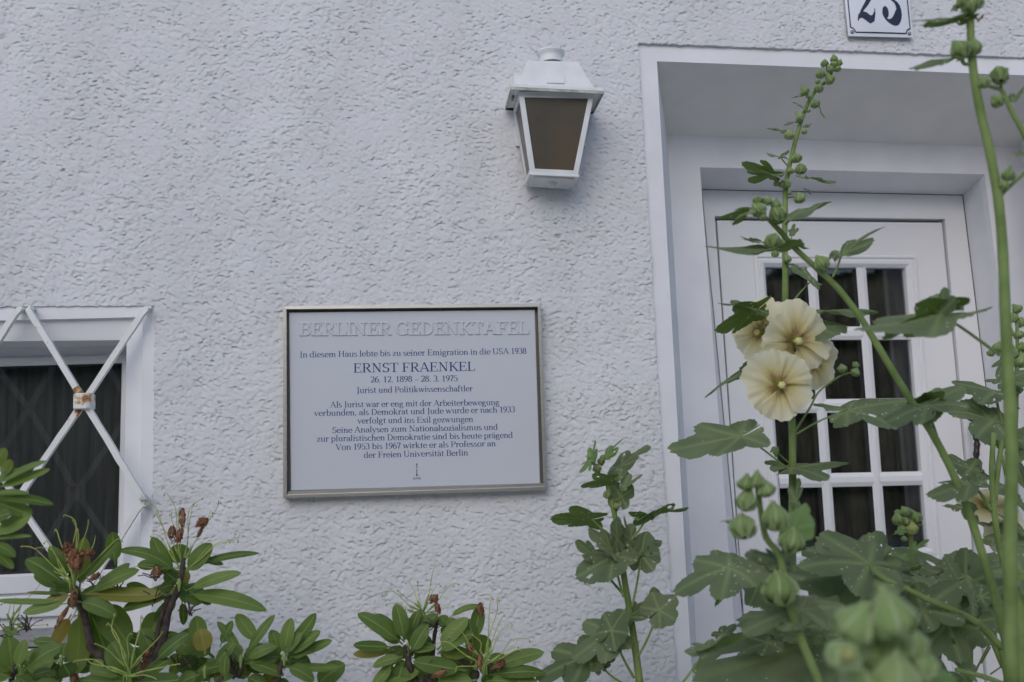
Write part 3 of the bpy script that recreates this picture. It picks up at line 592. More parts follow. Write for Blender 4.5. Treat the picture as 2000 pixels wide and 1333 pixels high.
G['z'] = (.56, [tn(.08, .638, .48, .638), tk(.46, .62, .10, .04), tn(.08, .022, .50, .022), tn(.08, .64, .08, .48), tn(.50, .02, .50, .18)])
G['1'] = (.58, [st(.30, 0, .98), tn(.12, .80, .30, .97), sf_(.30, 0, .17)])
G['2'] = (.60, [cv(arc(.29, .72, .22, .26, 165, 0) + [(.49, .6), (.38, .38), (.1, .06)]), ('w', [(.07, .05), (.52, .05)], TN * 2), tn(.53, .02, .53, .22)])
G['3'] = (.60, [cv(arc(.28, .74, .20, .24, 150, -80)), cv(arc(.27, .26, .25, .25, 88, -150))])
G['5'] = (.60, [tn(.14, .95, .50, .95), tn(.15, .96, .12, .52), cv([(.12, .53)] + arc(.27, .30, .24, .30, 110, -145))])
G['6'] = (.60, [cv(arc(.30, .30, .22, .29, 0, 360, 20)), cv([(.08, .3), (.10, .6), (.24, .86), (.48, .99)])])
G['7'] = (.56, [('w', [(.07, .93), (.52, .93)], TN * 2.2), tn(.07, .98, .06, .76), cv([(.51, .93), (.38, .6), (.27, .3), (.24, 0)])])
G['8'] = (.60, [cv(arc(.29, .75, .18, .225, 0, 360, 18)), cv(arc(.29, .27, .22, .26, 0, 360, 18))])
G['9'] = (.60, [cv(arc(.29, .68, .22, .29, 0, 360, 20)), cv([(.51, .68), (.49, .4), (.36, .14), (.12, 0)])])
G['.'] = (.30, [dt_(.14, .06, .06)])
G[','] = (.30, [dt_(.14, .06, .06), tn(.18, .06, .1, -.14)])
G['–'] = (.62, [tn(.04, .33, .56, .33)])
G[' '] = (.30, [])
def strokes(txt, tight=1.0):
    x = 0; out = []
    for ch in txt:
        a, ss = G[ch]
        for s in ss:
            if s[0] == 'w': out.append(('w', [(px + x, py) for px, py in s[1]], s[2]))
            else: out.append(('p', [(px + x, py) for px, py in s[1]]))
        x += a * tight
    return out, x
def outline(s, th=TH, tn_=TN, grow_=0.0):
    pts = s[1]; L_, R_ = [], []; n = len(pts)
    closed = n > 3 and math.hypot(pts[0][0] - pts[-1][0], pts[0][1] - pts[-1][1]) < 1e-6
    for i, p in enumerate(pts):
        if closed: a, b = pts[(i - 1) % (n - 1)] if i else pts[n - 2], pts[(i + 1) % (n - 1)] if i < n - 1 else pts[1]
        else: a, b = pts[max(i - 1, 0)], pts[min(i + 1, n - 1)]
        dx, dy = b[0] - a[0], b[1] - a[1]; l = math.hypot(dx, dy) or 1; dx /= l; dy /= l
        w = s[2] if s[0] == 'w' else tn_ + (th - tn_) * abs(dy) ** 1.2
        w = w / 2 + grow_; ex = 0
        if not closed and i == 0: ex = -grow_
        if not closed and i == n - 1: ex = grow_
        L_.append((p[0] - dy * w + dx * ex, p[1] + dx * w + dy * ex)); R_.append((p[0] + dy * w + dx * ex, p[1] - dx * w + dy * ex))
    return L_, R_
def write(txt, left, right, cap, name, m, parent, Y, base_h=0.0002, relief=0.0, tight=1.0, bold=0.0):
    """left/right: baseline ends in photograph pixels at depth Y; cap: capital height in pixels"""
    ss, w = strokes(txt, tight); a, b = W(*left, Y), W(*right, Y)
    xs_ = [p[0] for s in ss for p in s[1]]; x0, x1 = min(xs_) - .05, max(xs_) + .05
    ux = (b - a) / (x1 - x0); uz = Vector((-ux.normalized().z * 0, 0, 1)) * cap * PXM(Y)
    mb = MB()
    for k, s in enumerate(ss):
        lift = base_h + (k % 7) * 0.000025
        Lr, Rr = outline(s, grow_=bold); n = len(Lr)
        f = lambda p, d: a + ux * (p[0] - x0) + uz * p[1] + Vector((0, -d, 0))
        if relief:
            Lb, Rb = outline(s, grow_=bold + .035)
            d = relief + (k % 7) * 0.00006
            mb.rings([[f(p, 0.0001) for p in Lb], [f(p, d) for p in Lr], [f(p, d) for p in Rr], [f(p, 0.0001) for p in Rb]], closed=False)
            mb.quad(f(Lb[0], .0001), f(Rb[0], .0001), f(Rr[0], d), f(Lr[0], d)); mb.quad(f(Rb[-1], .0001), f(Lb[-1], .0001), f(Lr[-1], d), f(Rr[-1], d))
        else:
            mb.rings([[f(p, lift) for p in Lr], [f(p, lift) for p in Rr]], closed=False)
    return mb.build(name, m, parent)

# ---------------------------------------------------------------- memorial plaque
pq = thing('memorial_plaque', W(810, 966, 0.0), 'white porcelain memorial plaque with blue text in a steel frame on the stucco wall', 'plaque')
cP = lambda x, y: (540 + x / 3.252, 580 + y / 3.252)
Yf = -0.034; Yp = -0.020
def q4(pts, Y): return [W(*cP(*p), Y) for p in pts]
fo = [(42, 1282), (40, 60), (1680, 42), (1722, 1228)]
fi = [(66, 1258), (64, 80), (1660, 64), (1698, 1205)]
inn = [(82, 1240), (78, 88), (1652, 78), (1682, 1196)]
names = ['frame_side', 'frame_top', 'frame_side', 'frame_bottom']
for k in range(4):
    a, b_ = k, (k + 1) % 4; m_ = MB()
    def L4(Y, s): return [W(*cP(*s[a]), Y), W(*cP(*s[b_]), Y)]
    O_, I_ = L4(Yf, fo), L4(Yf, fi)
    e = 0.0004 if k % 2 else 0
    prof = [setY(O_, 0.004), setY(O_, Yf), setY(I_, Yf - e), setY(I_, -.006)]
    m_.rings([[p[0] for p in prof], [p[1] for p in prof]][::1] and [[prof[i][0] for i in range(4)], [prof[i][1] for i in range(4)]], closed=True)
    m_.build(names[k], M['steel'], pq, bevel=.0008)
bk = MB(); bk.box8(setY(q4([fi[0], fi[3], fi[2], fi[1]], Yf), -.0065), setY(q4([fi[0], fi[3], fi[2], fi[1]], Yf), .002)); bk.build('backing', M['steel_in'], pq)
lg = MB(); lg.prism([W(*cP(*p), -.024) for p in ((66, 1257), (1697, 1204), (1694, 1184), (74, 1235))], (0, .018, 0)); lg.build('frame_ledge', M['steel'], pq)
pc = [(92, 1232), (80, 100), (1641, 83), (1675, 1187)]
pl = MB(); pp = q4(pc, Yp)
pl.rings([setY(pp, -.007), setY(pp, Yp + .0012), setY(grow(pp, -.0016), Yp)]); k = grow(pp, -.0016); pl.quad(*setY(k, Yp))
plate = pl.build('porcelain_plate', M['porcelain'], pq)
def wr(t, l, r, cap, **k): write(t, cP(*l), cP(*r), cap / 3.252, k.pop('name', 'inscription_line'), k.pop('m', M['ink']), plate, Yp, **k)
wr('BERLINER GEDENKTAFEL', (143, 247), (1605, 236), 80, name='raised_heading', m=M['porcelain'], relief=.0030, bold=.010)
wr('In diesem Haus lebte bis zu seiner Emigration in die USA 1938', (148, 387), (1587, 362), 38, bold=.004)
wr('ERNST FRAENKEL', (487, 482), (1263, 470), 58, bold=.006)
wr('26. 12. 1898 – 28. 3. 1975', (598, 545), (1151, 536), 38, bold=.004)
wr('Jurist und Politikwissenschaftler', (510, 612), (1246, 600), 37, bold=.004)
wr('Als Jurist war er eng mit der Arbeiterbewegung', (338, 704), (1417, 688), 37, bold=.004)
wr('verbunden, als Demokrat und Jude wurde er nach 1933', (237, 758), (1515, 733), 37, bold=.004)
wr('verfolgt und ins Exil gezwungen', (512, 806), (1250, 795), 37, bold=.004)
wr('Seine Analysen zum Nationalsozialismus und', (355, 866), (1407, 845), 37, bold=.004)
wr('zur pluralistischen Demokratie sind bis heute prägend', (257, 921), (1503, 896), 37, bold=.004)
wr('Von 1953 bis 1967 wirkte er als Professor an', (372, 974), (1394, 949), 37, bold=.004)
wr('der Freien Universität Berlin', (555, 1024), (1218, 1008), 37, bold=.004)
wr('KPM', (868, 1162), (916, 1161), 15, bold=.01)
s_ = MB()      # the sceptre mark
def flat(pts, d=.0003): s_.add([W(*cP(*p), Yp) + Vector((0, -d, 0)) for p in pts], [tuple(range(len(pts)))])
flat([(889, 1135), (894, 1135), (892.8, 1066), (890.2, 1066)]); flat([(887, 1068), (896, 1068), (896, 1060), (887, 1060)], .00034); flat([(886, 1082), (897, 1082), (897, 1079), (886, 1079)], .00034)
flat([(885.5, 1137), (897.5, 1137), (896, 1126), (887, 1126)], .00034); flat([(887, 1108), (896, 1108), (895, 1104), (888, 1104)], .00034)
s_.build('sceptre_mark', M['ink'], plate)

# ---------------------------------------------------------------- house number
Yn = -0.016
num = thing('house_number_plate', W(1718, 72, -0.0), 'white enamel house number plate with black 23 above the door', 'number plate')
cN = lambda x, y: (1230 + x / 2.597, y / 2.597)
def nq(u, v, Y=Yn):         # u 0..1 across, v 0..1 up from the lower edge
    bl, br = W(1657, 70.5, Y), W(1784, 74, Y)
    tl, tr = bl + (W(1649.7, 0, Y) - W(1656.6, 69, Y)) * 1.95, br + (W(1776.5, 0, Y) - W(1784, 73, Y)) * 1.88
    return bl * (1 - u) * (1 - v) + br * u * (1 - v) + tr * u * v + tl * (1 - u) * v
pn = MB(); nu, nv = 8, 8
def dome(u, v): return -0.006 * (1 - (2 * u - 1) ** 4) * (1 - (2 * v - 1) ** 4)
vs = [nq(i / nu, j / nv) + Vector((0, dome(i / nu, j / nv), 0)) for j in range(nv + 1) for i in range(nu + 1)]
pn.add(vs, [(j * (nu + 1) + i, j * (nu + 1) + i + 1, (j + 1) * (nu + 1) + i + 1, (j + 1) * (nu + 1) + i) for j in range(nv) for i in range(nu)])
edge = [nq(0, 0), nq(1, 0), nq(1, 1), nq(0, 1)]
pn.rings([edge, [p + Vector((0, .0012, 0)) for p in edge], [p + (sum(edge, Vector()) / 4 - p) * .03 + Vector((0, .012, 0)) for p in edge]])
plt = pn.build('enamel_plate', M['enamel'], num, smooth=True)
ln = MB(); d_ = lambda u, v, e=.0006: nq(u, v) + Vector((0, dome(u, v) - e, 0))
def lineq(pts, w):           # ruled border following the dome
    for k in range(len(pts) - 1):
        (u0, v0), (u1, v1) = pts[k], pts[k + 1]; L_ = math.hypot(u1 - u0, v1 - v0); px, py = -(v1 - v0) / L_ * w, (u1 - u0) / L_ * w; n = 6
        e = .0006 + (k % 2) * .00012
        ln.rings([[d_(u0 + (u1 - u0) * i / n + px, v0 + (v1 - v0) * i / n + py, e) for i in range(n + 1)], [d_(u0 + (u1 - u0) * i / n - px, v0 + (v1 - v0) * i / n - py, e) for i in range(n + 1)]], closed=False)
def nib(cx, cy, a0, a1): return [(cx + .075 * math.cos(math.radians(a0 + (a1 - a0) * i / 5)), cy + .075 * math.sin(math.radians(a0 + (a1 - a0) * i / 5))) for i in range(6)]
lineq(nib(.035, .045, 85, 5) + nib(.965, .045, 175, 95) + nib(.965, .955, 265, 185) + nib(.035, .955, -5, -85) + [nib(.035, .045, 85, 5)[0]], .0085)
ln.build('border_line', M['black'], plt)
def fat(pts_w, x0, wd, ht, v0, name='numeral'):
    f = MB()
    for k, (pts, ws) in enumerate(pts_w):
        s1_, s2_ = [], []
        for i, p in enumerate(pts):
            a, b_ = pts[max(i - 1, 0)], pts[min(i + 1, len(pts) - 1)]; dx, dy = b_[0] - a[0], b_[1] - a[1]; l = math.hypot(dx, dy) or 1
            w = ws if not hasattr(ws, '__len__') else ws[i]
            s1_.append((p[0] - dy / l * w, p[1] + dx / l * w)); s2_.append((p[0] + dy / l * w, p[1] - dx / l * w))
        g_ = lambda p: d_(x0 + p[0] * wd, v0 + p[1] * ht, .0007 + k * .00012)
        f.rings([[g_(p) for p in s1_], [g_(p) for p in s2_]], closed=False)
    f.build(name, M['black'], plt)
# "2": ball, thick bowl, thin diagonal and a thick waved foot ; "3": two bowls with balls
W2 = 0.29
p2 = arc(.47, .74, .34, .25, 180, 0, 12) + [(.78, .60), (.58, .42), (.28, .22), (.10, .03)]
w2 = [.02, .02, .02, .025, .03, .045, .07, .10, .13, .14, .14, .14, .13, .11, .07, .04, .03]
foot = [(.08, .0), (.14, .10), (.30, .15), (.50, .10), (.68, .03), (.84, .06), (.93, .20), (.95, .30)]; wf_ = [.02, .05, .085, .10, .10, .08, .035, .01]
ball = lambda cx, cy, r: ([(cx, cy - r + 2 * r * i / 8) for i in range(9)], [max(.002, r * math.sqrt(max(0, 1 - (2 * i / 8 - 1) ** 2))) for i in range(9)])
fat([(p2, w2), (foot, wf_), ball(.24, .72, .13)], .135, .31, .60, .215)
p3a = arc(.42, .75, .34, .23, 165, -75, 14); w3a = [.02, .02, .02, .025, .03, .045, .07, .10, .13, .14, .13, .10, .07, .04, .025]
p3b = arc(.42, .27, .40, .26, 80, -165, 16); w3b = [.02, .025, .04, .07, .10, .13, .155, .165, .16, .14, .11, .07, .045, .03, .025, .02, .02]
fat([(p3a, w3a), (p3b, w3b), ball(.20, .73, .12), ball(.17, .22, .15)], .535, .32, .61, .205)
for u in (.06, .94):
    for v in (.055, .945):
        s3 = MB(); c = d_(u, v, 0); nn = 10
        s3.rings([[c + Vector((r * math.cos(2 * math.pi * i / nn), -h_, r * math.sin(2 * math.pi * i / nn))) for i in range(nn)] for r, h_ in ((.006, 0), (.0058, .002), (.003, .0035), (.0001, .0036))])
        s3.build('screw', M['screw'], plt, smooth=True)

# ---------------------------------------------------------------- wall lantern
lam = thing('wall_lamp', W(1075, 360, 0.0), 'white metal wall lantern with brown glass panes beside the door', 'wall lamp')
cL = lambda x, y: (940 + x / 3.92, 60 + y / 3.92)
YF, YBk = -0.163, -0.012
def P(x, y, Y): return W(*cL(x, y), Y)
# brim
fl_, fr_ = P(225, 432, YF), P(940, 466, YF)
def atY(p, Y): return Vector((p.x, Y, p.z))
h = 0.010
bm_ = MB(); bl_, br_ = atY(fl_, YBk), atY(fr_, YBk)
bm_.box8([fl_, fr_, fr_ + Vector((0, 0, h)), fl_ + Vector((0, 0, h))], [bl_, br_, br_ + Vector((0, 0, h)), bl_ + Vector((0, 0, h))])
bm_.build('brim', M['lampmetal'], lam, bevel=.0015)
# lip hanging from the rim (gives the brim its dirty edge)
lp_ = MB(); t_ = .0022; lh = .007
i0 = [fl_ + Vector((t_, t_, 0)), fr_ + Vector((-t_, t_, 0)), br_ + Vector((-t_, 0, 0)), bl_ + Vector((t_, 0, 0))]; o0_ = [fl_, fr_, br_, bl_]
lp_.rings([[p for p in o0_], [p - Vector((0, 0, lh)) for p in o0_], [p - Vector((0, 0, lh)) for p in i0], [p for p in i0]]); lp_.build('rim', mat('weathered_rim', (0.45, 0.45, 0.40), .6, var=.3, vscale=40), lam)
# roof, slightly concave
r_t = [P(350, 228, -0.115), P(745, 240, -0.115)]; zt = r_t[0].z
loops = []
base = [fl_ + Vector((.014, .014, h)), fr_ + Vector((-.014, .014, h)), atY(fr_, YBk) + Vector((-.014, 0, h)), atY(fl_, YBk) + Vector((.014, 0, h))]
topq = [r_t[0], r_t[1], atY(r_t[1], YBk), atY(r_t[0], YBk)]
for t in [0, .12, .25, .4, .55, .7, .85, 1]:
    s = t ** 0.80
    loops.append([Vector((b_.x + (q.x - b_.x) * s, b_.y + (q.y - b_.y) * s, b_.z + (q.z - b_.z) * t)) for b_, q in zip(base, topq)])
rf = MB(); rf.rings(loops); rf.quad(*loops[-1]); roof_ = rf.build('roof', M['lampmetal'], lam, bevel=.002)
# arched vent on the front of the roof
vt = MB(); vc = (572, 345)
ar = [(500, 395), (502, 350), (515, 315), (540, 297), (575, 291), (608, 300), (632, 325), (641, 355), (641, 398)]
def on_roof(p): 
    yy = (p[1] - 235) / (430 - 235.0); return P(p[0], p[1], -0.115 + (-0.149 + .115) * max(0, yy) ** 1.0 - .0065)
front = [on_roof(p) for p in ar]; front = [p + Vector((0, .004, 0)) for p in front]; vt.prism(front[::-1], (0, .012, 0)); vt.build('vent_cowl', M['lampmetal'], lam, bevel=.0015)
# finial: neck, dish, cap
cf = (r_t[0] + r_t[1]) / 2; cf.y = -0.062; cf.x -= .002
pxm = PXM(-.062); fz = lambda yc: W(*cL(530, yc), -.062).z
zn = fz(232); cxx = W(*cL(531, 170), -.062).x
fn = MB(); S_ = 1 / 3.92 * pxm
fn.lathe((cxx, -.062, zn), [(95 * S_, -.010), (95 * S_, .0), (92 * S_, .006), (98 * S_, .014), (115 * S_, .020), (116 * S_, .023), (108 * S_, .026), (60 * S_, .032), (42 * S_, .034), (40 * S_, .038), (25 * S_, .041), (.0001, .042)], 28)
fn.build('finial', M['lampmetal'], lam, smooth=True)
# glazed body: front corners at top and bottom
tlf, trf = P(285, 470, -0.142), P(868, 505, -0.142)
blf, brf = P(375, 1088, -0.112), P(742, 1106, -0.112)
tlf.z = trf.z = (fl_.z + fr_.z) / 2 + .001
bb = (blf.z + brf.z) / 2; 
back = lambda p: atY(p, YBk)
bars = MB()
def strut(a, b_, w_, d_=.006, name='corner_bar'):
    pass
def panel(a, b_, c, d, wt, wb, ws, name_f, name_g, nrm):
    """frame of four flat rails round a pane; a,b top left/right, c,d bottom right/left"""
    a, b_, c, d = [Vector(p) for p in (a, b_, c, d)]
    H_ = (a - d).length
    def pt(u, v): return (d * (1 - u) + c * u) * (1 - v) + (a * (1 - u) + b_ * u) * v
    wl = ws / (b_ - a).length; wl2 = ws / (c - d).length
    i_ = [pt(wl2, wb / H_), pt(1 - wl2, wb / H_), pt(1 - wl, 1 - wt / H_), pt(wl, 1 - wt / H_)]; o_ = [d, c, b_, a]
    f = MB(); n = nrm * .006
    f.rings([[p + n * .7 for p in o_], o_, i_, [p + n for p in i_]]); f.build(name_f, M['lampmetal'], lam, bevel=.0008)
    g_ = MB(); k = [p + n * .8 for p in i_]; g_.box8(k, [p + n * .4 for p in k]); g_.build(name_g, M['amber'], lam)
panel(tlf, trf, brf, blf, .016, .012, .0145, 'pane_frame', 'lamp_glass', Vector((0, 1, 0)))
ins = Vector((0.0006, 0.0003, 0))
panel(back(tlf) , tlf + ins, blf + ins, back(blf), .016, .012, .012, 'pane_frame', 'lamp_glass', Vector((1, 0, 0)))
ins2 = Vector((-0.0006, 0.0003, 0))
panel(trf + ins2, back(trf), back(brf), brf + ins2, .016, .012, .012, 'pane_frame', 'lamp_glass', Vector((-1, 0, 0)))
# closed dark inside so that the pane reads deep, and bottom tray
tr_ = MB(); e_ = .003; q = [blf + Vector((-e_, -e_, 0)), brf + Vector((e_, -e_, 0)), back(brf) + Vector((e_, 0, 0)), back(blf) + Vector((-e_, 0, 0))]
tr_.box8([p for p in q], [p - Vector((0, 0, .007)) for p in q]); tr_.build('bottom_tray', M['lampmetal'], lam, bevel=.001)
q2 = [blf + Vector((.010, .008, -.007)), brf + Vector((-.010, .008, -.007)), back(brf) + Vector((-.010, 0, -.007)), back(blf) + Vector((.010, 0, -.007))]
t2_ = MB(); t2_.box8([p for p in q2], [p - Vector((0, 0, .004)) for p in q2]); t2_.build('tray_plate', M['lampmetal'], lam, bevel=.001)
kb = MB(); kc = P(538, 1165, -.06); kz = blf.z - .011
kb.lathe((kc.x, -.06, kz), [(.0001, .001), (.017, .001), (.018, -.004), (.012, -.008), (.009, -.013), (.0001, -.016)], 16); kb.build('bottom_knob', M['lampmetal'], lam, smooth=True)
wb_ = MB(); wb_.box(tlf.x + .004, trf.x - .004, -.010, 0.004, tlf.z - .11, zt - .0)
wb_.build('back_plate', M['lampmetal'], lam)
bx = MB(); bx.box(fl_.x + .012, fl_.x + .022, -.06, -.012, fl_.z + .012, fl_.z + .04); bx.build('side_hinge', M['lampmetal'], lam, bevel=.002)
dk = MB(); c = fl_ + Vector((.010, .055, -.001)); dk.box(c.x, c.x + .006, c.y, c.y + .02, c.z - .010, c.z - .0); dk.build('catch', M['screw'], lam)

# ---------------------------------------------------------------- hedge for the foliage mirrored in the panes, unseen, raised to darken them
def hedge():
    b = MB(); rs = random.Random(5)
    for k in range(6500):
        x = rs.uniform(-16, 16); z = rs.uniform(0.1, 6.1 + .9 * math.sin(x * .8) + 1.0 * math.sin(x * 2.3 + 1)); y = -13 - rs.uniform(0, 2.2) + .5 * math.sin(x * 1.7 + z)
        s = rs.uniform(.12, .32); d = Vector((rs.uniform(-1, 1), rs.uniform(-1, 1), rs.uniform(-1, 1))).normalized(); e = d.orthogonal().normalized(); f = d.cross(e)
        c = Vector((x, y, max(z, .1) + .2))
        b.add([c + e * s, c + f * s * .6, c - e * s, c - f * s * .6], [(0, 1, 2, 3)])
    b.box(-16, 16, -16.5, -15.2, 0, 5.4)
    o = b.build('hedge', M['hedge']); o['kind'] = 'stuff'; o['label'] = 'tall dark green hedge opposite the house, unseen, raised to darken the panes'; o['category'] = 'hedge'
hedge()

# ================================================================= plants
UPV = Vector((0, 0, 1)); BACK = Vector((0, 1, 0))
def frame_px(base, tip, Y, dY=0.0):
    """leaf frame from two places of the photograph: origin, length vector, in-picture perpendicular"""
    a = W(*base, Y); b = W(*tip, Y + dY); u = b - a
    view = (a - CAMPOS).normalized(); p = u.cross(view).normalized()
    return a, u, p, view
def rh_leaf(plant, base, tip, w, Y, tilt=None, dY=0.0, bend=None, m=None, stalk=0.16, under=False, name='leaf', brown=False):
    a, u, p, view = frame_px(base, tip, Y, dY)
    if p.z < 0: p = -p
    if tilt is None: tilt = random.uniform(.35, .9)
    if bend is None: bend = random.uniform(-.10, .16)
    w = w * random.uniform(.86, 1.14)
    if m is None and random.random() < .04: m = M['rleaf_yellow']
    wv = (p + BACK * tilt * (-1 if under else 1)) * (w * 0.44 * PXM(Y))
    L_ = u.length; nrm = u.cross(wv).normalized()
    if nrm.z < 0 and not under: nrm = -nrm
    nu_ = 14; vs, fs, cs = [], [], []; prof = (-1, -.6, -.12, -.035, .035, .12, .6, 1)
    wob = random.uniform(0, 6)
    for i in range(nu_ + 1):
        t = i / nu_
        if t < stalk: hw = .12
        else:
            s = (t - stalk) / (1 - stalk); hw = .07 + .93 * max(0, 1 - abs(2 * s ** .86 - 1) ** 2.3) ** .62
            if s > .985: hw = .10
        cen = a + u * t + nrm * (bend * L_ * (math.sin(math.pi * t * .9) )) - UPV * (.06 * L_ * t * t)
        for v in prof:
            fold = abs(v) * .20 - (v * v) * .10
            z = nrm * (wv.length * (fold * hw - .02) + .03 * wv.length * math.sin(t * 9 + wob + v * 1.5) * hw)
            vs.append(cen + wv * (v * hw) + z); cs.append(.7 if abs(v) < .05 else .001)
    n = len(prof)
    for i in range(nu_):
        for j in range(n - 1): q_ = i * n + j; fs.append((q_, q_ + 1, q_ + n + 1, q_ + n))
    # the green face looks up / at the light
    nn = (vs[fs[30][1]] - vs[fs[30][0]]).cross(vs[fs[30][3]] - vs[fs[30][0]])
    if nn.dot(nrm) < 0: fs = [f[::-1] for f in fs]
    if under: pass
    b = MB(); b.add(vs, fs, cs); return b.build(name, m or M['rleaf'], plant, smooth=True)
def pistils(plant, c, Y, tips, r=.0011, name='pistil', sag=.25):
    for k, tp in enumerate(tips):
        if k % 4 == 3: continue
        r_ = r * random.uniform(.6, .85); a = W(*c, Y) + Vector((random.uniform(-.006, .006), random.uniform(-.01, .01), random.uniform(-.004, .008)))
        e = W(*tp, Y + random.uniform(-.05, .03)); d = e - a
        side = Vector((random.choice((-1, 1)) * d.length * sag * .5, 0, d.length * sag)) if len(tips) > 0 else Vector()
        m1 = a + d * .35 + UPV * .0 + Vector((0, 0, d.length * .02)); m2 = a + d * .72 + Vector((-side.x * .3, 0, side.z * .28))
        hook = e + Vector((math.copysign(.004, d.x), 0, -.003)) if random.random() < .6 else e
        wv_ = Vector((random.uniform(-.012, .012), 0, random.uniform(-.008, .012))); m2 = m2 + wv_; pts = smoothpath([a, m1, m2, e, hook + Vector((0, 0, -.002))], 5)
        b = MB(); b.tube(pts, [r_ * (1.35 - .5 * i / len(pts)) for i in range(len(pts))], 5); o = b.build(name, M['pistil'], plant, smooth=True)
        t = MB(); t.lathe(pts[-1] - UPV * .0015, [(.0001, 0), (.0017, .0008), (.0018, .002), (.0001, .003)], 6); t.build('stigma', M['pistil_tip'], o, smooth=True)
        if True:
            a2 = a - UPV * .022 + Vector((random.uniform(-.004, .004), 0, 0)); ov = MB(); q_ = a + (m1 - a) * .75; ov.tube([a2, a, a.lerp(q_, .6), q_, q_ + (m1 - a).normalized() * .012], [.0016, .0016, .0016, .0028, .0017], 6); ov.build('ovary', M['calyx'], plant, smooth=True)
def dead_bloom(plant, c, w, h_, Y, ang=0.0):
    """crumpled brown corolla: thin limp lobes twisted together"""
    from mathutils import noise
    w *= .85; h_ *= .9; a = W(*c, Y); k = PXM(Y); seed = random.uniform(0, 90); b = MB()
    for lobe in range(4):
        th0 = 2 * math.pi * lobe / 4 + seed; vs, fs = [], []; nu_, nv_ = 9, 6
        for i in range(nu_ + 1):
            t = i / nu_
            for j in range(nv_ + 1):
                s = -1 + 2 * j / nv_; rad = w * k * (.08 + .36 * math.sin(math.pi * (t * .85 + .05))); th = th0 + s * (.45 + .5 * t)
                x = rad * math.cos(th); y = rad * .8 * math.sin(th); z = (t - .5) * h_ * k * (1 + .1 * math.sin(th0))
                n = noise.noise_vector(Vector((x, y, z)) / (w * k) * 5 + Vector((seed, lobe, 0))); x += n.x * w * k * .26; y += n.y * w * k * .26; z += n.z * w * k * .22
                vs.append(a + Vector((x * math.cos(ang) + z * math.sin(ang), y, z * math.cos(ang) - x * math.sin(ang))))
        for i in range(nu_):
            for j in range(nv_): q_ = i * (nv_ + 1) + j; fs.append((q_, q_ + 1, q_ + nv_ + 2, q_ + nv_ + 1))
        b.add(vs, fs)
    b.build('withered_bloom', M['dead'], plant, smooth=True)
def branch(plant, pts, r0, r1, name='branch', m=None):
    p = smoothpath(pts, 6); n = len(p); b = MB()
    b.tube([q_ + Vector((random.uniform(-1, 1), random.uniform(-1, 1), 0)) * r0 * .12 for q_ in p], [(r0 + (r1 - r0) * i / (n - 1)) * random.uniform(.88, 1.15) for i in range(n)], 8)
    return b.build(name, m or M['bark'], plant, smooth=True)
def twigs(plant, c, Y, n=7, l=30):
    b = MB()
    for _ in range(n):
        a = W(c[0] + random.uniform(-6, 6), c[1] + random.uniform(-6, 6), Y + random.uniform(-.02, .02)); th = random.uniform(.2, 2.9)
        e = a + Vector((math.cos(th), random.uniform(-.4, .4), math.sin(th) * .8)) * l * PXM(Y) * random.uniform(.6, 1.2)
        mm = a.lerp(e, .55) + Vector((0, 0, .004)); b.tube([a, mm, e], [.0014, .0011, .0013], 5)
    b.build('seed_stalks', M['bark'], plant, smooth=True)

c3 = lambda x, y: (x / 2.819, 860 + y / 2.819)
c8 = lambda x, y: (x / 4.0025, 1000 + y / 4.0025)
cM = lambda x, y: (640 + x / 4.348, 1080 + y / 4.348)
def filler(plant, c, Y, n, l0, l1, w0=24, w1=36):
    for _ in range(n):
        th = random.uniform(0, 2 * math.pi); l = random.uniform(l0, l1); dy = random.uniform(.03, .09)
        rh_leaf(plant, (c[0] + 6 * math.cos(th), c[1] - 4 * math.sin(th)), (c[0] + l * math.cos(th), c[1] - l * .55 * math.sin(th) + 8), random.uniform(w0, w1), Y + dy)
def shoot_tip(plant, c, Y, r=4.5):
    b = MB(); p = W(*c, Y); k = r * PXM(Y)
    b.lathe(p, [(.3 * k, -3.2 * k), (.55 * k, -2 * k), (.75 * k, -.6 * k), (.9 * k, .2 * k), (.75 * k, 1.1 * k), (.35 * k, 1.9 * k), (.02 * k, 2.3 * k)], 10); b.build('shoot_tip', M['calyx'], plant, smooth=True)
def whorl(plant, spec, cv_, s, Y, under_rng=False):
    for it in spec:
        bx_, by_, tx, ty, w = it[:5]; kw = it[5] if len(it) > 5 else {}
        kw = dict(kw); dy = kw.pop('y', 0)
        rh_leaf(plant, cv_(bx_, by_), cv_(tx, ty), w / s, Y + dy + random.uniform(-.012, .012), **kw)

sh1 = thing('rhododendron', Vector((W(150, 1300, -.40).x, -.40, 0)), 'large rhododendron with withered brown blooms under the barred window', 'shrub', 'rhododendron shrubs along the wall')
Y1 = -.42
whorl(sh1, [   # left whorl A
    (530, 715, 180, 770, 85), (510, 700, -30, 655, 48, dict(tilt=1.0)), (500, 640, 210, 610, 30, dict(y=.03)),
    (500, 560, 205, 350, 120, dict(tilt=.6)), (480, 600, 270, 470, 80, dict(y=.03)), (520, 560, 385, 250, 95, dict(y=.03)),
    (600, 700, 915, 805, 115), (640, 560, 940, 185, 70, dict(tilt=.3)), (900, 420, 880, 140, 125, dict(y=.10, tilt=.2, m=M['rleaf'])),
    (680, 640, 1090, 430, 105, dict(tilt=.9)), (660, 640, 1270, 600, 105, dict(tilt=.8)), (700, 620, 1010, 380, 105, dict(y=.05)),
    (620, 620, 660, 170, 115, dict(y=.04, tilt=.2)), (620, 760, 590, 1250, 205, dict(tilt=.25, y=.02)), (700, 760, 840, 1090, 190, dict(y=.05, tilt=.2)),
    (560, 800, 405, 1050, 120, dict(y=.05, m=M['rleaf_yellow'], tilt=.2)), (760, 700, 1000, 1010, 210, dict(y=.07, tilt=.3)), (860, 620, 1010, 690, 60, dict(y=.06)),
], c8, 4.0, Y1)
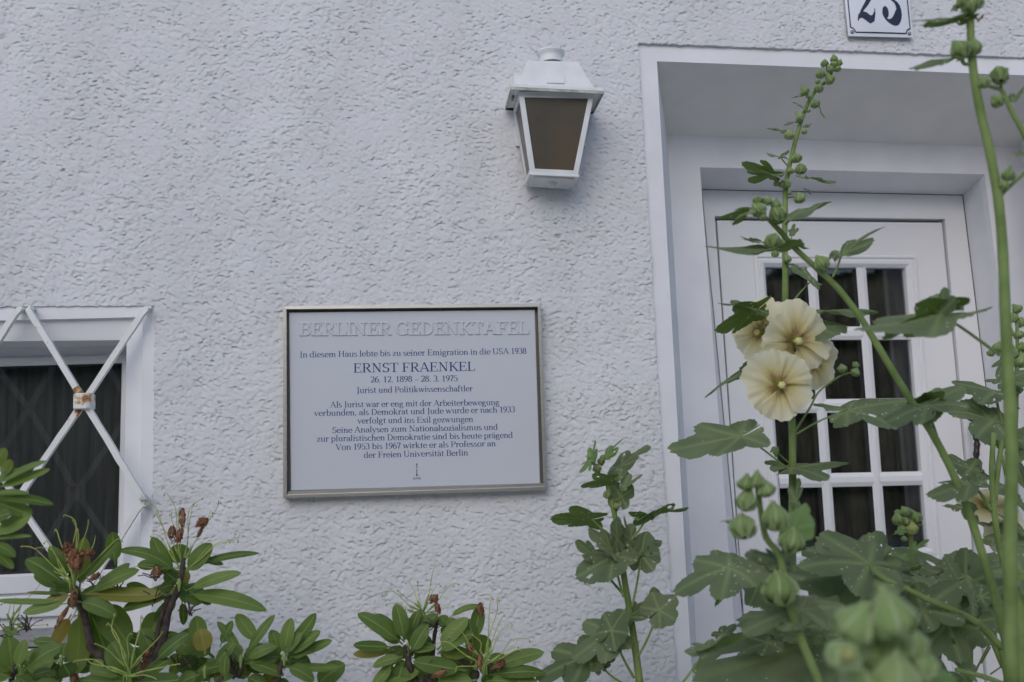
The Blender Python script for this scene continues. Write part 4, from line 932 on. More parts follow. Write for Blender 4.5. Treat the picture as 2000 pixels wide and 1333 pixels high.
whorl(sh1, [   # whorl B
    (1370, 640, 960, 745, 115), (1400, 480, 925, 285, 75, dict(tilt=.9)), (1350, 560, 1190, 170, 120, dict(y=.04, tilt=.3)), (1250, 420, 1075, 400, 90, dict(y=.06)),
], c8, 4.0, Y1 + .03)
whorl(sh1, [
    (1000, 850, 1468, 915, 85), (1020, 830, 1330, 712, 62), (1040, 700, 1430, 603, 45, dict(tilt=.9)), (1020, 740, 1165, 555, 120, dict(tilt=.4)), (1010, 690, 960, 570, 100, dict(tilt=.5, y=.02)),
    (1060, 620, 1230, 672, 40, dict(y=.03)), (1010, 800, 1160, 895, 70, dict(y=.04)), (985, 860, 850, 990, 80, dict(y=.06)), (1000, 880, 1010, 1010, 40, dict(y=.05)),
    (900, 930, 795, 1100, 140, dict(y=.06, tilt=.3)), (940, 1060, 1070, 1160, 80), (960, 1080, 800, 1180, 100, dict(y=.04)), (840, 860, 700, 780, 60, dict(y=.07)),
], c3, 2.82, Y1 + .03)
whorl(sh1, [   # whorls C and D, lower right
    (1335, 1195, 1195, 985, 50), (1350, 1190, 1515, 945, 62, dict(tilt=.3)), (1420, 1120, 1303, 945, 75, dict(tilt=.5)), (1330, 1200, 1085, 1252, 75, dict(tilt=.8)),
    (1090, 1160, 1080, 955, 105, dict(tilt=.3)), (1130, 1180, 1098, 1030, 95, dict(tilt=.3, y=-.02)), (1210, 1140, 1280, 985, 55), (1330, 1210, 1262, 1125, 90, dict(tilt=.3)), (1350, 1215, 1530, 1122, 60),
    (1340, 1225, 1562, 1285, 55, dict(tilt=.9)), (1330, 1235, 1180, 1315, 110), (1320, 1215, 1060, 1300, 50, dict(y=.03)), (1180, 1200, 960, 1070, 110, dict(y=.05)),
    (1560, 1200, 1605, 965, 95, dict(tilt=.3)), (1560, 1190, 1735, 935, 75), (1570, 1190, 1762, 1035, 75), (1580, 1195, 1735, 1125, 60), (1600, 1180, 1826, 1085, 50),
    (1570, 1240, 1868, 1222, 45, dict(tilt=.9)), (1570, 1245, 1727, 1318, 70), (1540, 1200, 1490, 1035, 80, dict(y=.03)), (1550, 1190, 1660, 1050, 70, dict(tilt=.3, y=-.02)), (1500, 1230, 1390, 1120, 80, dict(y=.05)),
    (1570, 1230, 1420, 1215, 60, dict(y=.04)), (1600, 1260, 1700, 1190, 60, dict(y=.05)), (1350, 1300, 1470, 1360, 70), (1100, 1290, 980, 1340, 90), (1500, 1320, 1600, 1400, 80),
    (1000, 1180, 1060, 1260, 110, dict(y=.06, tilt=.2)), (1120, 1110, 1000, 1050, 70, dict(y=.06)),
], c3, 2.82, Y1 + .02)
whorl(sh1, [   # near whorl at the left edge
    (-40, 260, 262, 98, 48, dict(tilt=.9)), (-40, 270, 275, 140, 55, dict(tilt=.8)), (-30, 170, 30, 35, 70, dict(tilt=.3)), (0, 200, 60, 100, 70, dict(tilt=.3, y=-.02)), (-20, 240, 95, 145, 50),
    (-60, 310, 295, 335, 50, dict(tilt=.9)), (-50, 330, 178, 392, 75, dict(tilt=.9)), (-50, 300, 160, 285, 30), (-50, 520, 170, 400, 95, dict(tilt=.9)), (-40, 550, 175, 518, 22), (-30, 430, 60, 395, 70),
    (-40, 560, 85, 635, 45), (-40, 590, 75, 695, 50), (-60, 420, 40, 440, 40),
], c3, 2.82, -.80)
whorl(sh1, [   # lower left corner
    (90, 1250, 60, 958, 130, dict(tilt=.4)), (120, 1230, 200, 985, 120, dict(tilt=.4, y=-.02)), (190, 1240, 485, 1030, 125, dict(tilt=.7)), (120, 1260, -50, 1080, 110), (230, 1010, 430, 1000, 80, dict(y=.10)),
    (150, 960, 20, 900, 60, dict(y=.1)), (90, 1300, -40, 1240, 100), (180, 1330, 60, 1400, 120), (230, 1290, 400, 1230, 70, dict(y=.05)), (250, 1330, 480, 1350, 90),
    (330, 1180, 200, 1100, 90, dict(y=.1)), (560, 1300, 500, 1180, 120, dict(y=.1)), (420, 1320, 350, 1250, 110, dict(y=.12)), (700, 1300, 800, 1150, 130, dict(y=.09)),
], c8, 4.0, -.55)
whorl(sh1, [   # bottom middle
    (1000, 1290, 870, 1000, 190, dict(tilt=.4)), (1010, 1290, 1060, 1040, 150, dict(tilt=.3, y=.03)), (980, 1320, 640, 1290, 120), (1050, 1330, 1410, 1285, 130), (1080, 1300, 1330, 1130, 90, dict(y=.05)),
    (960, 1300, 700, 1230, 60), (1000, 1340, 800, 1400, 120), (1100, 1350, 1300, 1420, 120), (1180, 1110, 1100, 900, 120, dict(y=.08)), (1200, 1180, 1480, 930, 120, dict(y=.05, tilt=.5)),
], c8, 4.0, -.50)
rs_ = random.Random(3)
for k in range(46):      # deeper, lower foliage
    x = rs_.uniform(-80, 620); y = rs_.uniform(1262, 1440) if x > 60 else rs_.uniform(1200, 1440)
    if x > 420: y = rs_.uniform(1320, 1460)
    th = rs_.uniform(0, 6.28); l = rs_.uniform(55, 95)
    rh_leaf(sh1, (x, y), (x + l * math.cos(th), y - l * abs(math.sin(th)) * .7), rs_.uniform(20, 38), rs_.uniform(-.45, -.18))
YB_ = Y1 + .02
for c_, n_, l_ in (((148, 1160), 7, 75), ((350, 1140), 6, 70), ((470, 1290), 7, 65), ((555, 1285), 6, 60), ((40, 1290), 6, 70), ((250, 1310), 8, 80), ((120, 1290), 6, 80), ((400, 1310), 5, 60)): filler(sh1, c_, Y1, n_, l_ * .7, l_ * 1.05); filler(sh1, c_, Y1 + .02, 5, l_ * .35, l_ * .55, 18, 26); shoot_tip(sh1, c_, Y1)
gnd = lambda x, Y=-.38: Vector((W(x, 1300, Y).x, Y, 0.0))
branch(sh1, [gnd(215), W(222, 1400, YB_), W(205, 1300, YB_), W(178, 1262, YB_), W(165, 1200, YB_), W(150, 1165, YB_), W(140, 1135, YB_), W(140, 1115, YB_)], .011, .006)
branch(sh1, [gnd(260), W(275, 1420, YB_), W(290, 1320, YB_), W(318, 1250, YB_), W(330, 1190, YB_), W(348, 1150, YB_), W(355, 1120, YB_), W(358, 1090, YB_)], .011, .005)
branch(sh1, [W(290, 1320, YB_), W(300, 1270, YB_), W(312, 1220, YB_), W(330, 1160, YB_)], .006, .005)
branch(sh1, [gnd(330), W(420, 1400, YB_), W(465, 1320, YB_), W(472, 1290, YB_)], .009, .005)
branch(sh1, [W(430, 1400, YB_), W(530, 1345, YB_), W(552, 1290, YB_)], .007, .005)
branch(sh1, [gnd(-40), W(-60, 1300, -.75), W(-40, 1050, -.8), W(-25, 950, -.8)], .010, .005)
branch(sh1, [gnd(30), W(20, 1400, -.5), W(30, 1310, -.55)], .009, .005)
for (x, y, yy) in ((205, 1155, .05), (300, 1130, .06), (20, 1245, 0), (190, 1150, .05), (55, 1230, 0), (300, 1180, 0.02), (370, 1200, 0), (455, 1300, 0), (310, 1265, .03), (230, 1165, .06), (350, 1300, 0)):
    twigs(sh1, (x, y), Y1 + yy, 9, 30)
pistils(sh1, c8(560, 560), Y1, [c8(*p) for p in ((170, 270), (240, 440), (360, 230), (385, 260), (440, 140), (510, 25), (570, 70), (630, 95), (690, 65), (745, 190), (880, 290), (760, 340), (300, 280), (390, 410), (940, 215), (720, 280), (600, 130))], .0012)
pistils(sh1, c3(1000, 720), Y1 + .03, [c3(*p) for p in ((808, 340), (915, 290), (860, 405), (1150, 245), (1205, 335), (1115, 320), (1065, 350), (1280, 505), (1300, 548), (1265, 560), (840, 520), (670, 520), (640, 735), (945, 400), (1160, 390), (830, 625), (990, 370))], .0011)
pistils(sh1, c8(1000, 1270), -.52, [c8(*p) for p in ((590, 1165), (680, 1155), (850, 875), (910, 980), (1020, 950), (745, 1030), (1270, 940), (1390, 920), (1100, 815), (1400, 1190), (900, 800), (930, 1180), (1100, 1160), (1210, 1300))], .0013)
pistils(sh1, c8(90, 880), Y1 + .06, [c8(*p) for p in ((10, 720), (130, 680), (240, 680), (180, 630), (310, 545), (370, 880), (270, 980), (220, 820))], .0009)
for (x, y, w, h_, a) in ((520, 290, 95, 110, .8), (600, 400, 115, 150, .1), (560, 350, 90, 150, .3), (690, 330, 90, 80, 1.2), (650, 330, 70, 60, 1.0), (570, 680, 60, 150, .1), (480, 830, 45, 190, .5), (1220, 480, 95, 90, .5), (740, 510, 60, 90, 1.0), (1120, 1230, 85, 200, .1), (1150, 1110, 55, 120, .4), (400, 1330, 90, 70, 1.2), (580, 1310, 110, 60, 1.3), (280, 1280, 60, 60, .2)):
    dead_bloom(sh1, c8(x, y), w / 4.0, h_ / 4.0, Y1 - .02, a)
for (x, y, w, h_, a) in ((1005, 430, 42, 110, 0), (945, 510, 50, 80, .2), (985, 530, 50, 90, .3), (1110, 455, 60, 75, 1.1), (1100, 510, 25, 60, .4)):
    dead_bloom(sh1, c3(x, y), w / 2.82, h_ / 2.82, Y1, a)

sh2 = thing('rhododendron', Vector((W(840, 1300, -.40).x, -.40, 0)), 'smaller rhododendron below the memorial plaque with brown flower remains', 'shrub', 'rhododendron shrubs along the wall')
Y2 = -.42
whorl(sh2, [
    (640, 780, 252, 488, 130, dict(tilt=.5)), (640, 750, 410, 500, 95, dict(y=.03, tilt=.4)), (650, 720, 330, 515, 60, dict(y=.05)), (650, 760, 575, 412, 135, dict(tilt=.3, y=-.01)), (660, 740, 640, 520, 120, dict(tilt=.3)),
    (680, 740, 775, 475, 95, dict(y=.03)), (690, 745, 940, 505, 110, dict(y=.02)), (690, 740, 865, 565, 70, dict(tilt=.7)), (700, 860, 850, 590, 150, dict(y=-.02, tilt=.2)), (560, 800, 218, 758, 80),
    (570, 820, 215, 835, 70, dict(tilt=.9)), (640, 780, 430, 640, 110, dict(y=.02)), (640, 880, 385, 955, 95, dict(tilt=.4)), (690, 830, 915, 790, 85), (700, 900, 900, 880, 70, dict(y=.04)),
    (560, 930, 370, 1130, 105, dict(tilt=.4)), (640, 930, 570, 1160, 190, dict(tilt=.3)), (700, 920, 790, 1130, 170, dict(tilt=.3, y=.03)), (560, 940, 480, 1040, 110, dict(y=.05)),
], cM, 4.35, Y2)
whorl(sh2, [
    (1230, 990, 1190, 530, 150, dict(tilt=.4, y=.03)), (930, 830, 1190, 535, 130, dict(tilt=.6)), (1020, 560, 1310, 440, 60, dict(tilt=.8, y=.03)), (1230, 760, 1290, 435, 145, dict(tilt=.3, y=.02)), (1180, 1000, 730, 890, 165, dict(tilt=.7)),
    (930, 860, 1245, 670, 115, dict(tilt=.7)), (940, 850, 1200, 830, 110), (1380, 980, 1835, 815, 135, dict(tilt=.6)), (1380, 1040, 1840, 995, 115, dict(tilt=.7)), (1350, 900, 1530, 890, 90, dict(y=.04)),
    (1300, 900, 1290, 680, 190, dict(tilt=.2, y=.06)), (1270, 1080, 930, 1080, 130, dict(tilt=.6)), (1500, 1090, 1780, 1075, 110), (1350, 1090, 1620, 1130, 120), (1020, 640, 940, 535, 110, dict(y=.05)), (1000, 640, 1090, 560, 90, dict(y=.05)),
    (1200, 1110, 1000, 1180, 120), (950, 690, 1040, 620, 60, dict(y=.06)), (1150, 960, 960, 820, 110, dict(y=.05)), (870, 640, 960, 560, 60, dict(y=.06)),
], cM, 4.35, Y2 - .02)
for k in range(26):
    x = rs_.uniform(735, 1040); y = rs_.uniform(1325, 1450); th = rs_.uniform(0, 6.28); l = rs_.uniform(55, 90)
    rh_leaf(sh2, (x, y), (x + l * math.cos(th), y - l * abs(math.sin(th)) * .6), rs_.uniform(20, 36), rs_.uniform(-.42, -.2))
for c_, n_, l_ in (((797, 1265), 6, 60), ((930, 1300), 8, 65), ((860, 1330), 6, 60)): filler(sh2, c_, Y2, n_, l_ * .7, l_ * 1.05); filler(sh2, c_, Y2 + .02, 5, l_ * .35, l_ * .55, 18, 26); shoot_tip(sh2, c_, Y2)
branch(sh2, [gnd(860), W(850, 1420, Y2), W(815, 1340, Y2 + .01), W(800, 1300, Y2 + .01), W(792, 1262, Y2)], .010, .006)
branch(sh2, [W(850, 1420, Y2), W(840, 1350, Y2), W(848, 1250, Y2 + .03), W(855, 1210, Y2 + .04)], .008, .003)
branch(sh2, [W(850, 1440, Y2), W(915, 1370, Y2), W(930, 1310, Y2)], .008, .006)
for (x, y) in ((800, 1275), (845, 1230), (920, 1300), (835, 1310), (955, 1310)): twigs(sh2, (x, y), Y2, 8, 24)
pistils(sh2, cM(810, 540), Y2 + .03, [cM(*p) for p in ((465, 360), (500, 440), (595, 315), (655, 125), (678, 240), (765, 245), (962, 100), (1050, 225), (942, 265), (1110, 265), (1090, 480), (1220, 425), (660, 480))], .0010)
pistils(sh2, cM(1330, 960), Y2 - .03, [cM(*p) for p in ((1060, 650), (1030, 720), (920, 775), (1170, 490), (1390, 380), (1440, 390), (1500, 530), (1570, 665), (1700, 735), (1550, 600), (1650, 870), (1060, 890), (1090, 1000), (1190, 760), (1620, 800), (1330, 480), (1230, 700))], .0012)
for (x, y, w, h_, a) in ((900, 390, 80, 90, .9), (935, 470, 60, 110, -.3), (1300, 490, 70, 130, 0), (1215, 820, 75, 110, 0), (1450, 960, 70, 130, 1.3), (940, 1030, 60, 150, 1.2), (1290, 930, 60, 130, 0), (1480, 940, 60, 70, .6)):
    dead_bloom(sh2, cM(x, y), w / 4.35, h_ / 4.35, Y2 - .04, a)

# ---------------------------------------------------------------- hollyhocks
def palm_radius(th, lobes, sinus, ser, ph):
    """leaf outline; th in radians, 0 = tip"""
    d = math.degrees(th); best = 0
    for c, l, wd in lobes:
        x = abs(d - c) / wd
        best = max(best, l * (1 - (1 - sinus) * min(1, x) ** 2.0) if x < 1.6 else 0)
    best = max(best, (.20 if abs(d) > 140 else .30))
    return best * (1 + ser * (abs(((d + ph) / 7.5) % 1 - .5) * 2 - .5) + .02 * math.sin(d * .21 + ph))
SEEN = []
def hh_leaf(plant, base, tip, aspect, Y, dY=0.0, flip=1, cup=None, style=0, m=None, attach=None, sr=3.0, droop=.12, wave=.07):
    """base = where the stalk meets the blade, tip = end of the middle lobe, both in the photograph"""
    if attach is None and aspect >= .44 and base[1] < 985 and flip > 0 and m is None:
        if any(q_[0] == plant.name and math.hypot(q_[1] - base[0], q_[2] - base[1]) < 14 for q_ in SEEN): return None      # a lobe of the blade already there
    SEEN.append((plant.name, base[0], base[1]))
    a, u, p, view = frame_px(base, tip, Y, dY); L_ = u.length
    if p.z < 0: p = -p
    up_side = 1; aspect = aspect * .72
    dep = math.sqrt(max(0, 1 - min(1, aspect) ** 2))
    pv = (p * aspect + BACK * dep * .62 * up_side * flip) * L_
    nrm = u.cross(pv).normalized()
    if nrm.z < 0: nrm = -nrm
    if style == 0: lobes = [(0, 1, 34), (56, .86, 32), (-56, .86, 32), (112, .66, 34), (-112, .66, 34), (155, .36, 26), (-155, .36, 26)]; sinus = .50
    elif style == 1: lobes = [(0, 1, 26), (48, .78, 25), (-48, .78, 25), (92, .36, 30), (-92, .36, 30)]; sinus = .34
    else: lobes = [(0, .95, 42), (65, .85, 42), (-65, .85, 42), (125, .72, 42), (-125, .72, 42)]; sinus = .72
    jl_ = [(c + random.uniform(-5, 5), l * random.uniform(.9, 1.08), w) for c, l, w in lobes]
    nth, nr = 108, 7; ph = random.uniform(0, 9); vs, fs, cs = [a], [], [.8]
    cup = random.uniform(-.1, .16) if cup is None else cup; w1 = random.uniform(0, 6)
    for i in range(nth + 1):
        th = math.radians(-172 + 344 * i / nth); R_ = palm_radius(th, jl_, sinus, .07, ph)
        near = min(abs(math.degrees(th) - c) for c, _, _ in jl_)
        for j in range(1, nr + 1):
            t = j / nr; r = R_ * t; x = r * math.cos(th); y = r * math.sin(th)
            vein = math.exp(-(near * r / 2.6) ** 2)
            z = cup * r * r - .028 * vein * (1 - t * .4) + wave * math.sin(3.1 * th + w1 + 2 * r) * t * t + .035 * math.cos(near / 28 * math.pi) * r
            pt = a + u * x + pv * y + nrm * z * L_ - UPV * droop * L_ * r * r
            vs.append(pt); cs.append(max(.001, vein * .62 * (1 - .45 * t)))
    for i in range(nth):
        o = 1 + i * nr; fs.append((0, o, o + nr))
        for j in range(nr - 1): fs.append((o + j, o + j + 1, o + nr + j + 1, o + nr + j))
    gone = set()
    for _ in range(random.choice((0, 0, 1, 1, 2, 3))):
        i0_, j0_ = random.randrange(6, nth - 6), random.randrange(3, nr - 1)
        for di in range(random.choice((1, 2, 2, 3))): gone.add(nr * (i0_ + di) + j0_)
    f = fs[nr * 50 + 3]; nn = (vs[f[1]] - vs[f[0]]).cross(vs[f[2]] - vs[f[0]])
    fs = [f for i, f in enumerate(fs) if i not in gone]
    if nn.dot(nrm) < 0: fs = [f[::-1] for f in fs]
    b = MB(); b.add(vs, fs, cs); o = b.build('leaf', m or M['hleaf'], plant, smooth=True)
    if attach:
        pts = [a] + [W(*q_[:2], q_[2] if len(q_) > 2 else Y) for q_ in attach]
        if len(pts) == 2: pts.insert(1, pts[0].lerp(pts[1], .5) + Vector((0, 0, -.06)) * (pts[1] - pts[0]).length)
        sp = smoothpath(pts, 5); s = MB(); n = len(sp)
        s.tube(sp, [sr * PXM(Y) * (.75 + .35 * i / n) for i in range(n)], 7); s.build('leaf_stalk', M['stem'], plant, smooth=True)
    return o
BUDM = []
def bud_mesh(kind):
    n = 50; rings_ = []; cs = []; mth = 15
    for j in range(mth + 1):
        t = j / mth; pk = .42 if kind == 0 else .34
        if t < pk: r = math.sin(math.pi / 2 * (t / pk * .94 + .06)) ** .75
        else: q = (t - pk) / (1 - pk); r = (1 - q ** (1.9 if kind == 0 else 1.45)) * (1 - .12 * q) + .015
        l = []
        for i in range(n):
            th = 2 * math.pi * i / n + .35 * t; x = (5 * (th - .35 * t) / (2 * math.pi)) % 1; d = min(x, 1 - x)      # 0 on a keel, .5 mid-sepal
            keel = max(0, 1 - d / .13) ** 1.4
            rr = r * (.94 + .17 * keel * min(1, t * 3) - .07 * max(0, 1 - abs(d - .2) / .12) + .03 * math.sin(d * 40))
            l.append(Vector((rr * math.cos(th), rr * math.sin(th), (t - .40) * (2.05 if kind == 0 else 2.3)))); cs.append(.001 + .85 * keel * (1 if t > .15 else 0))
        rings_.append(l)
    m = MB(); m.rings(rings_); m.c = cs
    for k in range(5):                                   # sepal tips standing free at the point
        th = 2 * math.pi * (k + .5) / 5 + .35; d = Vector((math.cos(th), math.sin(th), 0)); s = Vector((-math.sin(th), math.cos(th), 0)); z0 = .60 * (2.05 if kind == 0 else 2.3)
        m.add([d * .30 - s * .16 + UPV * (z0 - .38), d * .30 + s * .16 + UPV * (z0 - .38), d * (.16 + .1 * (k % 3)) + UPV * (z0 + .10 + .07 * (k % 2))], [(0, 1, 2)], [.2, .2, .6])
    for k in range(7):                                   # ring of bracts under the bud
        th = 2 * math.pi * k / 7 + .3; d = Vector((math.cos(th), math.sin(th), 0)); s = Vector((-math.sin(th), math.cos(th), 0))
        vs = [d * .25 - s * .16 + UPV * -.90, d * .25 + s * .16 + UPV * -.90, d * .88 + s * .26 + UPV * -.58, d * .88 - s * .26 + UPV * -.58, d * 1.16 + UPV * (.05 + .1 * (k % 3))]
        m.add(vs, [(0, 1, 2, 3), (3, 2, 4)], [.3] * 5)
    me = bpy.data.meshes.new('bud'); me.from_pydata([tuple(v) for v in m.v], [], m.f)
    me.polygons.foreach_set('use_smooth', [True] * len(me.polygons)); at = me.attributes.new('tint', 'FLOAT', 'POINT'); at.data.foreach_set('value', m.c)
    me.update(); return me
for k in (0, 1):
    for mm in ('bud', 'bud_yellow'):
        me = bud_mesh(k); me.materials.append(M[mm]); BUDM.append(me)
def bud(plant, c, r, Y, lean=None, yellow=False, kind=None, stalk=None):
    kind = random.choice((0, 0, 1)) if kind is None else kind
    o = bpy.data.objects.new('bud', BUDM[kind * 2 + (1 if yellow else 0)]); COL.objects.link(o); o.parent = plant
    o.location = W(*c, Y) - ORG[plant.name]
    s = r * .96 * PXM(Y); o.scale = (s, s * random.uniform(.9, 1.05), s * random.uniform(.88, 1.12))
    l = lean if lean is not None else random.uniform(-.6, .6)
    o.rotation_euler = (random.uniform(-.1, .6), l, random.uniform(0, 6))
    if stalk:
        e = W(*stalk, Y); a = W(*c, Y); st_ = MB(); st_.tube([a, a.lerp(e, .5) - UPV * .15 * (a - e).length, e], max(.0013, s * .18), 6); st_.build('bud_stalk', M['stem'], plant, smooth=True)
    return o
def stem(plant, pts, r0, r1, Y=None, sub=5, name='stem'):
    wp = [W(p[0], p[1], p[2] if len(p) > 2 else Y) for p in pts]
    sp = smoothpath(wp, sub); n = len(sp); rr = []
    for i in range(n):
        r = (r0 + (r1 - r0) * i / (n - 1)) * PXM(Y if Y is not None else sp[i].y); rr.append(r * (1.05 if i % (sub * 1) == 0 else 1))
    b = MB(); b.tube(sp, rr, 12); return b.build(name, M['stem'], plant, smooth=True)
def down(x, y, Y):      # continues a stem from the picture's lower edge to the soil
    p = W(x, y, Y); q_ = Vector((p.x + .01, Y + .03, 0.0)); return p, q_
def to_soil(plant, x, y, Y, r):
    p, q_ = down(x, y, Y); b = MB(); b.tube([p, p.lerp(q_, .5) + Vector((.004, 0, 0)), q_], r * PXM(Y), 12); b.build('lower_stem', M['stem'], plant, smooth=True)
from mathutils import noise as NZ
def flower(plant, c, R, Y, face=(0, -1, -.25), roll=0.0, cupd=.35, seed=0, npet=5):
    rs = random.Random(seed); a = W(*c, Y); R = R * 1.07; f = Vector(face).normalized(); x = f.cross(UPV).normalized(); y = x.cross(f).normalized(); R_ = R * PXM(Y)
    cal = MB()
    for k in range(5):
        th = roll + 2 * math.pi * (k + .5) / 5; d = x * math.cos(th) + y * math.sin(th); s = f.cross(d)
        cal.add([a - f * .30 * R_ + s * .02 * R_, a - f * .30 * R_ - s * .02 * R_, a + d * .20 * R_ - s * .13 * R_ - f * .28 * R_, a + d * .20 * R_ + s * .13 * R_ - f * .28 * R_, a + d * .42 * R_ - f * .16 * R_], [(0, 1, 2, 3), (3, 2, 4)])
    fl = cal.build('flower', M['bud'], plant)
    for k in range(npet):
        th0 = roll + 2 * math.pi * k / npet; nu_, nv_ = 12, 26; vs, cs, fs = [], [], []
        p1, p2, am = rs.uniform(0, 6), rs.uniform(0, 6), rs.uniform(.88, 1.10)
        for i in range(nu_ + 1):
            t = i / nu_
            for j in range(nv_ + 1):
                s = -1 + 2 * j / nv_; half = math.radians(38 + 13 * min(1, t * 1.5))
                edge = (1 - .13 * abs(s) ** 3.5 + .035 * math.sin(2.6 * s + p2 * 3)) * am * (1 + .022 * math.sin(9 * s + p1) + .022 * math.sin(23 * s + p2)); r = t * edge; th = th0 + s * half
                z = cupd * (1 - (1 - r) ** 2) * .5 - .16 * r * r + .085 * s * (1 if t > .2 else t * 5) + (.075 * math.sin(3.9 * s + p1) * t + .028 * math.sin(12 * s + p2)) * t ** 3.2 + .065 * NZ.noise(Vector((s * 7, t * 1.2, p1 + 9 * k))) * t + .022 * NZ.noise(Vector((s * 19, t * 2.5, p2 + 5 * k))) * t
                vs.append(a + (x * math.cos(th) + y * math.sin(th)) * r * R_ + f * (z - .10) * R_); cs.append(max(.001, min(.98, t + .11 * NZ.noise(Vector((s * 9, t * 1.6, p2 + 3 * k))) + .16 * NZ.noise(Vector((s * 1.5, t * 1.5, p1 + k))) * t)))
        for i in range(nu_):
            for j in range(nv_): q_ = i * (nv_ + 1) + j; fs.append((q_, q_ + 1, q_ + nv_ + 2, q_ + nv_ + 1))
        b = MB(); b.add(vs, fs, cs); b.build('petal', M['petal'], fl, smooth=True)
    s = MB(); n = 12
    prof = [(.03, -.10), (.045, .0), (.06, .10), (.088, .16), (.10, .22), (.085, .28), (.045, .31), (.002, .32)]
    s.rings([[a + (x * math.cos(2 * math.pi * i / n) + y * math.sin(2 * math.pi * i / n)) * r * R_ * (1 + .12 * (-1) ** i) + f * z * R_ * .75 for i in range(n)] for r, z in prof]); s.build('stamen_column', M['stamen'], fl, smooth=True)
    return fl

GRP = 'hollyhocks in front of the doorway'
def holly(x, Y, label): return thing('hollyhock', Vector((W(x, 1300, Y).x, Y + .03, 0)), label, 'hollyhock', GRP)
cA = lambda x, y: (1040 + x / 2.597, 820 + y / 2.597)
cC = lambda x, y: (1380 + x / 3.1, 90 + y / 3.1)
c7 = lambda x, y: (1300 + x / 2.666, 360 + y / 2.666)
c6 = lambda x, y: (1300 + x / 2.82, 860 + y / 2.82)
cB = lambda x, y: (1640 + x / 2.82, 860 + y / 2.82)
c4 = lambda x, y: (1760 + x / 3.175, y / 3.175)
YM = M['hleaf_young']

# short plant between plaque and door
h1 = holly(1243, -.45, 'short budding hollyhock standing against the stucco left of the door casing'); Y = -.45
stem(h1, [cA(*p) for p in ((372, 300), (385, 350), (405, 430), (440, 600), (465, 800), (490, 950), (520, 1150), (545, 1345))], 4, 7.5, Y); to_soil(h1, *cA(545, 1345), Y, 7.5)
stem(h1, [cA(*p) for p in ((300, 205), (330, 260), (380, 330))], 2.5, 3, Y)
for (x, y, r) in ((295, 185, 20), (348, 212, 21), (328, 248, 25), (405, 302, 22), (380, 380, 23), (428, 440, 18)): bud(h1, cA(x, y), r / 2.6, Y - .01, lean=-.5)
for b_, t_, asp, kw in (
    ((300, 205), (322, 82), .40, dict(style=1, m=YM)), ((295, 205), (243, 262), .6, dict(style=1, m=YM)), ((370, 190), (465, 75), .30, dict(style=1, m=YM, attach=[cA(350, 235)], sr=1.8)),
    ((445, 235), (588, 108), .28, dict(attach=[cA(415, 300)], sr=2)), ((440, 240), (405, 225), .5, dict(style=1)), ((380, 305), (240, 332), .5, dict(flip=-1)), ((448, 395), (480, 250), .60, dict(attach=[cA(420, 480)], sr=2.2)), ((460, 340), (565, 267), .35, dict(style=1)),
    ((298, 500), (90, 492), .55, dict(flip=-1, attach=[cA(415, 600)], sr=2.6)), ((588, 487), (790, 423), .26, dict(flip=-1, attach=[cA(480, 630)], sr=2.6)), ((588, 487), (485, 465), .35, dict(flip=-1)),
    ((430, 600), (420, 470), .7, dict(style=2)), ((500, 610), (450, 475), .6, dict()), ((552, 688), (575, 548), .95, dict(style=2, attach=[cA(505, 950)], sr=2.4)), ((560, 640), (672, 610), .7, dict(style=2)),
    ((325, 700), (200, 605), .55, dict(attach=[cA(455, 880)], sr=2.6)), ((400, 650), (270, 560), .6, dict()), ((410, 690), (230, 790), .62, dict(style=2, attach=[cA(462, 900)], sr=2.5)), ((440, 690), (540, 690), .6, dict(style=2)),
    ((405, 1082), (205, 1170), .75, dict(attach=[cA(515, 1310)], sr=2.6)), ((400, 1070), (480, 950), .8, dict(style=2)), ((480, 1000), (610, 930), .5, dict()),
    ((640, 968), (745, 880), .95, dict(style=2, attach=[cA(535, 1205)], sr=2.4)), ((640, 965), (620, 830), .8, dict(style=2)), ((370, 1150), (490, 1138), .22, dict()),
    ((335, 1240), (300, 1165), .9, dict(style=2, attach=[cA(470, 1345)], sr=2.4)), ((265, 1200), (40, 1310), .65, dict()), ((335, 1235), (415, 1195), .6, dict()), ((180, 1290), (230, 1350), .8, dict(style=2))):
    hh_leaf(h1, cA(*b_), cA(*t_), asp, Y + random.uniform(-.04, .02), **kw)

# tall plant with the open flowers
h2 = holly(1547, -.60, 'tall hollyhock with cream yellow open flowers before the glazed door'); Y = -.60
stem(h2, [cC(*p) for p in ((772, 85), (745, 190), (690, 245), (650, 285), (605, 370), (562, 490), (522, 640), (492, 770), (478, 870), (476, 1000), (472, 1200))] + [(1534, 520), (1534, 604), (1540, 720), (1547, 830), (1548, 920), (1547, 1100), (1546, 1340)], 3.0, 8.0, Y); to_soil(h2, 1546, 1340, Y, 8)
for (x, y, r) in ((772, 82, 26), (715, 108, 28), (748, 140, 29), (802, 105, 24), (792, 140, 24), (770, 112, 26), (690, 172, 31), (745, 205, 37), (680, 258, 33), (592, 276, 33), (658, 350, 33), (565, 432, 33), (617, 306, 17), (672, 215, 18), (592, 520, 21), (500, 541, 35), (545, 682, 36), (571, 746, 39), (510, 758, 25), (484, 835, 34), (455, 840, 26), (422, 835, 22), (566, 924, 41), (415, 1256, 27), (490, 1290, 29), (503, 890, 16), (618, 395, 14)):
    bud(h2, cC(x, y), r / 3.1, Y - .015, lean=random.uniform(-.3, .6))
stem(h2, [cC(540, 915), cC(480, 920)], 1.6, 2, Y)
